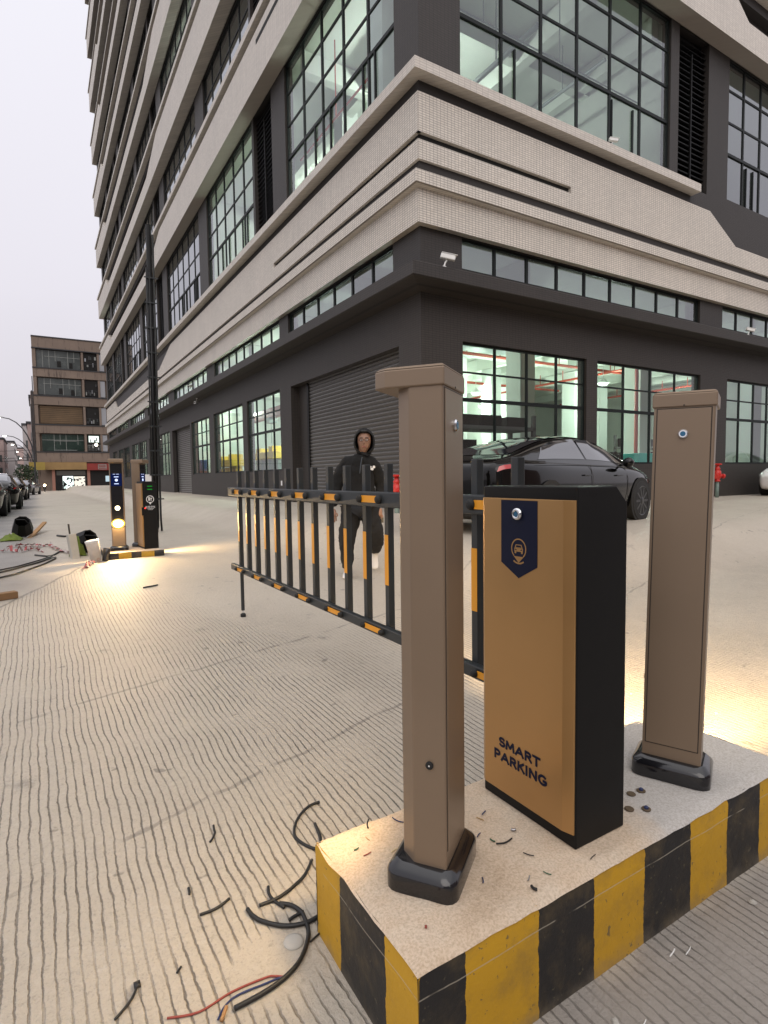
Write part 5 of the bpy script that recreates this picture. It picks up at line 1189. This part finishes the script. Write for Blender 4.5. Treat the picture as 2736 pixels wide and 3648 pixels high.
# local: x to the picture's right, -y towards us, z up
k = SK()
r0 = k.p((-.015, 0, .93), .085); sp_ = k.p((-.02, -.005, 1.12), .08, r0); chst = k.p((-.02, -.01, 1.30), .085, sp_); nk0 = k.p((.005, -.015, 1.45), .058, chst); nk = k.p((.025, -.03, 1.52), .052, nk0)
hd = k.chain([((.043, -.060, 1.565), (.064, .072)), ((.045, -.055, 1.63), (.082, .094)), ((.045, -.035, 1.70), (.078, .088)), ((.045, -.03, 1.735), (.05, .055))], nk)
shL = k.chain([((-.16, 0, 1.38), .062), ((-.225, .01, 1.30), .045), ((-.30, .02, 1.08), .04), ((-.325, -.03, .86), .03)], chst)
shR = k.chain([((.12, 0, 1.38), .062), ((.175, .01, 1.30), .055), ((.225, .05, 1.08), .045), ((.215, -.02, .87), .032)], chst)
hipL = k.chain([((-.11, 0, .86), .06), ((-.165, -.09, .50), .045), ((-.185, -.03, .12), .036)], r0)
hipR = k.chain([((.09, 0, .86), .06), ((.155, -.07, .53), .045), ((.145, .22, .27), .036)], r0)
body = skin_obj('body', k.V, k.E, k.R, M['skin'], pe)
def hand(cx_, cy_, cz_, side, nm):
    h = SK(); w0 = h.p((cx_, cy_, cz_ + .06), (.026, .018)); pm = h.p((cx_, cy_ - .008, cz_), (.038, .018), w0)
    for q, (dx, ln) in enumerate(((-.028, .070), (-.010, .080), (.010, .076), (.027, .060))):
        h.chain([((cx_ + dx, cy_ - .012, cz_ - .035), .0105), ((cx_ + dx * 1.1, cy_ - .018, cz_ - .035 - ln * .5), .0095), ((cx_ + dx * 1.1, cy_ - .004, cz_ - .035 - ln * .95), .0085)], pm)
    h.chain([((cx_ + side * .042, cy_ - .028, cz_ + .005), .012), ((cx_ + side * .048, cy_ - .045, cz_ - .035), .010)], pm)
    return skin_obj(nm, h.V, h.E, h.R, M['skin'], pe, sub=1)
hand(-.335, -.045, .775, 1, 'hand'); hand(.222, -.045, .775, -1, 'hand')
# face
def blob(mb_, c, r, n=10):
    mb_.lathe([(r[0] * math.sin(math.pi * i / n), -r[2] * math.cos(math.pi * i / n)) for i in range(1, n)], c, 'z', 12)
    s = len(mb_.v) - 12 * (n - 1)
    for q in range(s, len(mb_.v)): x, y, z = mb_.v[q]; mb_.v[q] = (x, c[1] + (y - c[1]) * r[1] / r[0], z)
b = MB(); fy0 = -.128
b.add([(.045, fy0 - .004, 1.645), (.060, fy0 + .004, 1.598), (.030, fy0 + .004, 1.598), (.045, fy0 - .028, 1.602), (.045, fy0 + .004, 1.592)], [(0, 3, 1), (0, 2, 3), (3, 2, 4), (3, 4, 1)]); nb = b.build('nose', M['skin'], pe, smooth=True); nb.modifiers.new('s', 'SUBSURF').levels = 2
b = MB(); blob(b, (.045, -.112, 1.562), (.026, .012, .007)); b.build('mouth', M['lips'], pe, smooth=True)
for s in (-1, 1):
    b = MB(); blob(b, (.045 + s * .031, -.118, 1.640), (.013, .010, .007)); e_ = b.build('eye', M['white'], pe, smooth=True)
    b = MB(); blob(b, (.045 + s * .031, -.126, 1.640), (.006, .004, .006)); b.build('iris', M['ink'], e_, smooth=True)
    b = MB(); b.tube([(.045 + s * .012, -.131, 1.664), (.045 + s * .032, -.131, 1.670), (.045 + s * .052, -.118, 1.662)], .004, 6); b.build('eyebrow', M['ink'], pe)
b = MB()
for s in (-1, 1):
    pts = [(.045 + s * .033 + .023 * math.cos(a_), -.142 + .006 * abs(math.cos(a_)), 1.640 + .016 * math.sin(a_)) for a_ in [2 * math.pi * i / 16 for i in range(17)]]; b.tube(pts, .0018, 5)
    b.tube([(.045 + s * .056, -.138, 1.643), (.045 + s * .082, -.06, 1.648)], .0018, 5)
b.tube([(.035, -.142, 1.643), (.055, -.142, 1.643)], .0018, 5); b.build('glasses', M['black'], pe)
b = MB(); blob(b, (.045, -.070, 1.745), (.070, .060, .024)); b.build('hair', M['ink'], pe, smooth=True)
# hood: a shell open at the front
b = MB(); n1, n2 = 18, 12; hc = Vector((.045, -.045, 1.625))
for i in range(n1 + 1):
    ph_ = -62 + 152 * 0                       # around z, open towards -y
    for j in range(n2 + 1):
        pd_ = -62 + 152 * j / n2; ph = R_(pd_); om_ = 116 + 64 * sstep(22, 66, pd_) + 34 * sstep(-25, -60, pd_) if pd_ > -25 else 116 + 36 * sstep(25, 60, -pd_); th_ = R_(om_ * (-1 + 2 * i / n1)); rx, ry, rz_ = .128, .138, .165
        flare = 1 + .12 * max(0, -math.sin(ph)) ; q = hc + Vector((rx * math.sin(th_) * math.cos(ph) * flare, ry * math.cos(th_) * math.cos(ph), rz_ * math.sin(ph)))
        b.v.append(tuple(q + Vector((0, 0, 0)) + Vector((noise.noise(q * 14) * .006, 0, 0))))
for i in range(n1):
    for j in range(n2): a_ = i * (n2 + 1) + j; b.f.append((a_, a_ + 1, a_ + n2 + 2, a_ + n2 + 1)); b.mi.append(0)
hood = b.build('hood', M['hoodie'], pe, smooth=True); hood.modifiers.new('t', 'SOLIDIFY').thickness = .014; hood.modifiers.new('s', 'SUBSURF').levels = 1
k = SK()
r0 = k.p((-.02, 0, .84), (.205, .135)); a1 = k.p((-.02, 0, 1.0), (.20, .135), r0); a2 = k.p((-.02, -.005, 1.2), (.195, .13), a1); ch_ = k.p((-.02, -.005, 1.34), (.165, .115), a2); nn = k.p((.015, -.015, 1.47), (.088, .085), ch_); k.p((.035, -.02, 1.515), (.088, .095), nn)
k.chain([((-.155, .0, 1.385), .085), ((-.235, .01, 1.30), .082), ((-.275, .02, 1.18), .075), ((-.305, .02, 1.08), .070), ((-.325, -.01, .96), .064), ((-.335, -.035, .85), .052)], ch_)
k.chain([((.115, .0, 1.385), .085), ((.185, .01, 1.30), .082), ((.215, .04, 1.18), .075), ((.235, .05, 1.08), .070), ((.232, .015, .96), .064), ((.222, -.03, .85), .052)], ch_)
k.R = [tuple(q * 1.07 for q in r) if isinstance(r, tuple) else r * 1.10 for r in k.R]
fold = bpy.data.textures.new('cloth_folds', 'CLOUDS'); fold.noise_scale = .085; fold.noise_depth = 3
def wrinkle(o, s):
    q = o.modifiers.new('more', 'SUBSURF'); q.levels = q.render_levels = 1
    m_ = o.modifiers.new('folds', 'DISPLACE'); m_.texture = fold; m_.strength = s; m_.mid_level = .5; return o
hj = wrinkle(skin_obj('jacket', k.V, k.E, k.R, M['hoodie'], pe), .045)
k = SK()
r0 = k.p((-.02, 0, .90), (.185, .125)); 
k.chain([((-.115, -.02, .80), .135), ((-.150, -.07, .64), .118), ((-.172, -.09, .50), .104), ((-.183, -.06, .34), .094), ((-.190, -.04, .17), .082), ((-.190, -.03, .095), .058)], r0)
k.chain([((.085, -.02, .80), .135), ((.130, -.05, .66), .120), ((.158, -.065, .54), .108), ((.165, .06, .42), .100), ((.150, .18, .32), .086), ((.145, .225, .265), .06)], r0)
k.R = [tuple(q * 1.04 for q in r) if isinstance(r, tuple) else r * 1.04 for r in k.R]; wrinkle(skin_obj('trousers', k.V, k.E, k.R, M['trouser'], pe), .05)
def shoe(loc, rx, nm='shoe'):
    b = MB(); L_ = [(-.10, .030, .035), (-.06, .044, .075), (0, .042, .070), (.06, .046, .050), (.12, .048, .038), (.155, .034, .026)]
    n = 12
    for yy, w_, h_ in L_:
        for i in range(n):
            a_ = 2 * math.pi * i / n; b.v.append((w_ * math.cos(a_), -yy, max(0, .005 + h_ * (1 + math.sin(a_)) * .62)))
    for i in range(len(L_) - 1):
        for q in range(n): b.f.append((i * n + q, i * n + (q + 1) % n, (i + 1) * n + (q + 1) % n, (i + 1) * n + q)); b.mi.append(0)
    b.f.append(tuple(range(n))); b.mi.append(0); b.f.append(tuple((len(L_) - 1) * n + q for q in range(n))); b.mi.append(0)
    o = b.build(nm, M['shoe'], pe, smooth=True); o.location = loc; o.rotation_euler = (rx, 0, 0); o.modifiers.new('s', 'SUBSURF').levels = 1; return o
shoe((-.19, -.055, .0), 0); shoe((.145, .215, .175), R_(48))
b = MB()
for i in range(9):
    a_ = i * 2.4; rr_ = .010 + .0056 * i; cxl, czl = .105 + rr_ * math.cos(a_), 1.312 + rr_ * .6 * math.sin(a_)
    b.lathe([(.009 + .004 * ((i * 7) % 3), -.166), (.009 + .004 * ((i * 7) % 3), -.128)], (cxl, .012, czl), 'y', 7)
b.build('chest_emblem', M['white'], pe)
b = MB(); b.tube([(.02, -.122, 1.44), (.004, -.140, 1.36), (-.01, -.150, 1.25)], .006, 6); b.build('zip', M['zip'], pe)
b = MB(); b.box(.235, .262, -.075, -.03, .66, .72); b.tube([(.245, -.05, .72), (.25, -.05, .75)], .005, 6); kx = b.build('key_bunch', M['rim'], None); kx.parent = None
kx.matrix_world = Matrix.Translation(pe.location) @ Matrix.Rotation(R_(-31.3), 4, 'Z'); tag(kx, 'bunch of keys held in the hand of the walking person', 'keys')

# ------------------------------------------------------------------ old block at the end of the street
OX, OY, OZ = -6.75, 90.0, -.54
M['old_wall'] = mat('old_render', (.215, .165, .135), .9, var=.25, vscale=.5, dirt=((.06, .045, .04), .9, .55, (3, 3, .35)))
M['old_trim'] = mat('old_dark_trim', (.045, .045, .05), .8)
M['old_glass'] = mat('old_window_glass', (.075, .085, .085), .25, var=.45, vscale=1.1)
M['old_green'] = mat('old_green_glass', (.018, .035, .028), .25, var=.4, vscale=1.4)
M['old_frame'] = mat('old_window_frame', (.28, .29, .28), .6)
M['old_pale'] = mat('old_pale_panel', (.33, .34, .37), .8)
M['old_dark'] = mat('old_recess', (.012, .011, .011), .9)
M['old_tan'] = mat('old_tan_shutter', (.16, .105, .06), .8, var=.4, vscale=.8)
ob = empty('old_block', (OX, OY, OZ), 0, 'weathered five-storey block with brown bands and shops, end of the street', 'building')
WU = 12.0; zz_ = lambda z: z - OZ
b = MB(); b.box(0, WU, .6, 16, -.5, zz_(22.3)); b.build('wall', M['old_wall'], ob)
fl = [(17.94, 20.51, M['old_glass']), (13.88, 16.36, M['old_glass']), (9.55, 12.19, M['old_tan']), (5.45, 7.97, M['old_green'])]
tops = [22.3, 17.7, 13.6, 9.3, 5.2]
bots = [20.75, 16.5, 12.35, 8.1, 3.75]
for a, c in zip(tops, bots):
    b = MB(); b.box(-.02, WU, -.02, .62, zz_(c), zz_(a)); b.build('spandrel_band', M['old_wall'], ob)
    b = MB(); b.box(-.05, WU, -.10, .6, zz_(a), zz_(a) + .16); b.build('band_trim', M['old_trim'], ob)
b = MB(); b.box(-.06, WU, -.12, .6, zz_(20.6), zz_(20.74)); b.build('band_trim', M['old_trim'], ob)
for i, (za, zb_, g_) in enumerate(fl):
    u0, u1 = .5 + .08 * i, 6.3
    b = MB(); b.box(u0, u1, .35, .45, zz_(za), zz_(zb_)); wpane = b.build('window', g_, ob)
    b = MB(); nn_ = 7
    if g_ is not M['old_tan']:
        for q in range(1, nn_):
            if (q * 5 + i) % 4 == 0: continue
            x = u0 + (u1 - u0) * q / nn_; z0_ = zz_(za) if (q + i) % 3 else zz_(za + 1.0); b.box(x - .03, x + .03, .30, .345, z0_, zz_(zb_))
        b.box(u0 + .7 * (3 - i) * .5, u1, .305, .34, zz_(za + 1.62), zz_(za + 1.68))
        if i == 3: b.box(u0 + 1.6, u0 + 4.6, .29, .338, zz_(za + .1), zz_(za + .17)); b.box(u0 + 1.6, u0 + 4.6, .29, .338, zz_(za + 1.5), zz_(za + 1.56))
    else:
        for q in range(9): b.box(u0, u1, .32, .345, zz_(za) + .28 * q + .1, zz_(za) + .28 * q + .13)
    b.build('glazing_bars', M['old_frame'] if g_ is not M['old_tan'] else M['old_dark'], wpane)
    if i < 2:
        b = MB(); b.box(u0 + 2.7, u0 + 3.2, .28, .34, zz_(za + .2), zz_(za + 1.05)); b.box(u0 + 4.3, u0 + 4.75, .28, .34, zz_(za + .1), zz_(za + .9)); b.build('open_casement', M['old_dark'], wpane)
    b = MB(); b.box(6.8, 8.6, .2, .58, zz_(za), zz_(zb_)); bal = b.build('balcony', M['old_dark'], ob)
    b = MB(); b.box(6.8, 8.6, .10, .16, zz_(za) + .9, zz_(za) + .95)
    for q in range(10): b.box(6.82 + q * .195, 6.85 + q * .195, .11, .15, zz_(za) + .1, zz_(za) + .9)
    b.build('railing', M['old_trim'] if i != 3 else M['old_frame'], bal)
    r = random.Random(30 + i)
    for q in range(6):
        x = 6.9 + .27 * q; z_ = zz_(za) + r.choice([.2, .5, 1.3, 1.6]); b = MB(); b.box(x, x + .12 + r.random() * .12, .14, .19, z_, z_ + .3 + r.random() * .3)
        b.build('laundry', [M['old_pale'], M['old_frame'], M['old_trim'], M['old_glass']][(i + q) % 4], bal)
    if i == 3:
        b = MB(); b.box(7.0, 8.4, .17, .19, zz_(za + 1.4), zz_(zb_) - .15); b.build('lit_room', emis('old_room_light', (.85, 1, .9), 1.6), bal); b = MB(); b.lathe([(.22, -.03), (.22, 0)], (8.0, .12, zz_(za + 1.0)), 'y', 14); b.build('room_lamp', emis('room_lamp', (1, .9, .7), 8), bal)
    b = MB(); b.box(8.75, 9.6, .1, .5, zz_(za), zz_(zb_)); b.build('pale_panel', M['old_pale'], ob)
    for x in (-.0, 6.42, 8.62):
        b = MB(); b.box(x, x + .3 if x else .45, .02, .55, zz_(za - .1), zz_(zb_ + .1)); b.build('pier', M['old_wall'], ob)
b = MB(); 
for q in range(3): b.tube([(-.12 - .16 * q, .3 + q * .6, .2), (-.14 - .16 * q, .3 + q * .6, zz_(16.5 - 2 * q))], .07, 6)
b.build('drain_pipe', M['old_trim'], ob)
b = MB(); b.box(-.45, 0, 2.0, 6.0, 3.4, zz_(14.5)); b.build('side_annex', M['old_wall'], ob)
b = MB(); b.box(.9, 6.5, -.5, .3, zz_(2.6), zz_(3.72)); b.build('shop_awning', mat('shop_sign_tan', (.26, .165, .07), .8, var=.35, vscale=.9, emit=(.42, .26, .10), estr=.06), ob)
b = MB(); b.box(6.55, WU - 1.5, -.55, .3, zz_(2.5), zz_(3.55)); rs = b.build('red_sign', mat('shop_sign_red', (.20, .03, .025), .8, var=.3, vscale=1.2, emit=(.38, .03, .03), estr=.06), ob)
b = MB()
for z_ in (2.62, 2.86, 3.1, 3.32): b.box(8.05, 9.25, -.56, -.551, zz_(z_), zz_(z_ + .09))
b.box(8.05, 8.15, -.56, -.551, zz_(2.62), zz_(3.41)); b.box(9.15, 9.25, -.562, -.551, zz_(2.75), zz_(3.41)); b.build('sign_strokes', M['old_frame'], rs)
b = MB(); b.box(2.2, 6.4, -.02, .55, .0, zz_(2.5)); b.build('shop_recess', M['old_dark'], ob)
b = MB(); b.box(2.4, 6.3, -.05, -.03, zz_(1.75), zz_(2.45)); b.build('half_shutter', M['shutter'], ob)
M['shop_light'] = emis('shop_light', (.85, 1.0, .95), 2.2)
b = MB(); b.box(3.2, 4.6, -.06, -.04, .25, zz_(1.6)); sh_ = b.build('lit_shop', M['shop_light'], ob); b = MB(); b.box(4.7, 6.2, -.06, -.045, .5, zz_(1.55)); b.build('lit_shop', emis('shop_light_warm', (1, .93, .8), 1.1), ob)
b = MB(); r = random.Random(5)
for q in range(46): x = 3.2 + r.random() * 3.0; z_ = .3 + r.random() * 1.5; b.box(x, x + .1 + r.random() * .2, -.09, -.065, z_, z_ + .08 + r.random() * .2)
b.build('shelf_goods', M['old_trim'], sh_)['kind'] = 'stuff'
M['old_pink'] = mat('old_pink_tile', (.34, .17, .13), .8)
for x in (6.55, 1.8): b = MB(); b.box(x, x + .4, -.1, .4, -.1, zz_(2.6)); b.build('pier', M['old_pink'], ob)
b = MB(); b.box(7.0, WU - 1.6, .0, .5, -.1, zz_(2.5)); b.build('shop_recess', M['old_dark'], ob)
b = MB(); b.box(9.1, 10.0, -.03, -.02, zz_(.7), zz_(1.6)); b.build('shop_window', emis('shop_window_light', (.7, .9, 1), .8), ob)
b = MB(); b.box(-1.1, .95, -1.6, -1.4, zz_(2.55), zz_(3.7)); ys_ = b.build('projecting_sign', mat('yellow_sign', (.28, .20, .05), .8, var=.3, vscale=1.5, emit=(.42, .31, .05), estr=.08), ob); b = MB(); b.box(.4, .5, -1.39, .3, zz_(3.0), zz_(3.15)); b.build('sign_bracket', M['old_trim'], ys_)
def simple_person(x, y, lab, h):
    o = empty('person', gxy(x, y), 0, lab, 'person'); s = h / 1.7
    k = SK(); r0 = k.p((0, 0, .92 * s), .15 * s); c_ = k.chain([((0, 0, 1.2 * s), .16 * s), ((0, 0, 1.36 * s), .13 * s)], r0); hd_ = k.chain([((0, 0, 1.47 * s), .055 * s), ((0, -.01, 1.56 * s), .085 * s), ((0, 0, 1.66 * s), .07 * s)], c_)
    for sg in (-1, 1): k.chain([((sg * .2 * s, 0, 1.34 * s), .06 * s), ((sg * .25 * s, 0, 1.05 * s), .05 * s), ((sg * .24 * s, -.06 * s, .8 * s), .04 * s)], c_); k.chain([((sg * .1 * s, 0, .8 * s), .09 * s), ((sg * .1 * s, -.02, .45 * s), .07 * s), ((sg * .1 * s, 0, .06 * s), .055 * s), ((sg * .1 * s, -.14 * s, .03 * s), .04 * s)], r0)
    skin_obj('body', k.V, k.E, k.R, M['trouser'], o, sub=1); return o
simple_person(-4.15, 86.5, 'taller person in dark clothes standing in front of the lit shop', 1.75)
simple_person(-3.5, 86.8, 'shorter person in dark clothes beside the taller one at the lit shop', 1.5)
# ------------------------------------------------------------------ street lamps
hh = [(-7.05, 70, 8.34, 3.0), (-7.25, 92, 7.7, 3.1), (-7.6, 124, 8.2, 2.7), (-7.9, 158, 8.3, 2.5), (-8.3, 205, 8.3, 2.4)]
ln = ['nearest and tallest in the photo', 'second in the row', 'third in the row', 'fourth in the row', 'fifth and farthest in the row']
for (x, y, h, rch), lab in zip(hh, ln):
    o = empty('street_lamp', gxy(x, y), 0, 'lit street lamp with a curved arm, ' + lab, 'street lamp', 'street lamps along the left side of the street'); z0_ = gz(x, y); H_ = h - z0_
    b = MB(); pts = [(0, 0, -.3), (0, 0, H_ * .42)] + [(-rch * (1 - math.cos(R_(a_))) * 1.0, 0, H_ * .42 + H_ * .58 * math.sin(R_(a_))) for a_ in range(12, 91, 13)]
    b.tube(pts, [.10, .09] + [.08 - .005 * i for i in range(len(pts) - 2)], 8); b.build('lamp_post', M['old_trim'], o, smooth=True)
    e = pts[-1]; b = MB(); b.box(e[0] - .75, e[0] + .1, -.16, .16, e[2] - .03, e[2] + .07); hd_ = b.build('lamp_head', M['old_frame'], o, bevel=.02)
    b = MB(); b.lathe([(.16, -.10), (.22, -.06), (.2, -.031)], (e[0] - .4, 0, e[2]), 'z', 12); b.build('lamp_glass', M['street_led'], hd_)
# motorbike with its lamp on, under the yellow sign
o = empty('motorbike', gxy(-6.1, 78), R_(-90), 'motorbike with a bright headlamp facing us under the yellow sign', 'motorbike')
for x in (-.65, .65): b = MB(); b.lathe([(.2, -.05), (.3, -.05), (.3, .05), (.2, .05)], (x, 0, .3), 'y', 16); b.build('wheel', M['rubber'], o)
b = MB(); b.tube([(-.65, 0, .3), (-.3, 0, .7), (.4, 0, .75), (.65, 0, .3)], .06, 8); b.box(-.6, .1, -.13, .13, .7, .85); b.box(.0, .4, -.17, .17, .35, .8); b.build('frame', M['carpaint'], o, bevel=.02)
b = MB(); b.tube([(.5, -.32, 1.0), (.5, .32, 1.0)], .02, 6); b.build('handlebar', M['rim'], o); b = MB(); b.lathe([(.02, .62), (.13, .68), (.15, .72)], (0, 0, .88), 'x', 12); b.build('headlamp', emis('bike_lamp', (1, .78, .45), 22), o)
# ------------------------------------------------------------------ buildings far down the street, wires
def far_house(x, y, w_, d_, h, m, lab, seed):
    r = random.Random(seed); o = empty('terrace_house', (x, y, -1), 0, lab, 'building', 'houses far down the street')
    b = MB(); b.box(0, w_, 0, d_, 0, h); wb = b; b = MB(); b.box(-.2, w_ + .2, -.2, d_ + .2, h, h + .5); b.build('roof_edge', M['old_trim'], o)
    n = int(h / 3.3)
    for i in range(1, n):
        b = wb
        for q in range(int(d_ / 2.6)): b.box(w_, w_ + .05, .6 + q * 2.6, 2.1 + q * 2.6, i * 3.3 + .5, i * 3.3 + 2.3, 1)
        for q in range(int(w_ / 2.6)): b.box(.6 + q * 2.6, 2.1 + q * 2.6, -.05, -.001, i * 3.3 + .5, i * 3.3 + 2.3, 1)
    wb.build('wall', [m, M['old_glass']], o)
    return o
hz = [mat('hazy_brick', (.30, .20, .18), .9, var=.2, vscale=.2), mat('hazy_pink', (.40, .30, .28), .9, var=.2, vscale=.2), mat('hazy_grey', (.40, .37, .37), .9, var=.2, vscale=.2)]
fh = [(-27, 100, 9, 12, 14, 0, 'nearest brick red house at the left edge below the street lamps'), (-27, 116, 10, 12, 12, 1, 'pale pink house next behind the brick red one'), (-27, 131, 11, 14, 13, 0, 'third brick house down the left side'),
      (-27, 149, 12, 16, 12, 2, 'pale grey house down the left side'), (-27, 170, 13, 22, 13, 1, 'long pink house far down the left side'), (-27, 200, 14.5, 30, 14, 2, 'last grey house closing the left side'),
      (-7.4, 112, 10, 14, 17, 2, 'pale block just showing behind the old block'), (-8.2, 132, 12, 18, 14, 1, 'lower pink block behind the old block'), (-9.5, 160, 12, 30, 16, 2, 'grey block farther behind the old block'), (-30, 260, 30, 12, 15, 1, 'pink house closing the end of the street')]
for i, (x, y, w_, d_, h, m, lab) in enumerate(fh): far_house(x, y, w_, d_, h, hz[m], lab, i)
wl = ['lowest', 'middle', 'highest']
for i, (z, y) in enumerate([(3.3, 62), (4.4, 84), (6.2, 100)]):
    b = MB(); b.tube([(-30 + (23 * q / 12), y + q * .3, z - .5 * math.sin(math.pi * q / 12)) for q in range(13)], .035, 5)
    tag(b.build('overhead_wire', M['cable']), wl[i] + ' of the overhead wires crossing the street on the left', 'wire')
# shrub in the gap by the yellow sign
o = empty('street_tree', gxy(-8.2, 83), 0, 'dark leafy street tree under the street lamps, left of the old block', 'tree')
b = MB(); b.tube([(0, 0, -.2), (.05, 0, 1.2), (.1, 0, 2.4)], [.12, .09, .05], 8); b.build('trunk', M['wood'], o)
b = MB(); r = random.Random(9)
for q in range(700):
    v_ = Vector((r.gauss(0, 1), r.gauss(0, 1), r.gauss(0, 1))).normalized() * (r.random() ** .4); c_ = Vector((v_.x * 1.5, v_.y * 1.5, 2.4 + v_.z * 1.4)); u = Vector((r.gauss(0, 1), r.gauss(0, 1), r.gauss(0, 1))).normalized() * .17; v2 = u.cross(Vector((r.gauss(0, 1), r.gauss(0, 1), r.gauss(0, 1)))).normalized() * .1
    b.face([c_ - u, c_ + v2, c_ + u, c_ - v2])
b.build('crown', mat('dark_leaf', (.03, .05, .02), .7, var=.4, vscale=2), o, recalc=False)

# unseen houses added behind the camera to darken what the glass mirrors
for i, (x, w_, h, m, lab) in enumerate([(-34, 26, 15, 2, 'unseen grey house added behind the camera, left one'), (-6, 30, 17, 1, 'unseen pink house added behind the camera, right one'), (26, 30, 15, 0, 'unseen brick house added behind the camera, far right')]):
    far_house(x, -46, w_, 12, h, hz[m], lab, 40 + i)
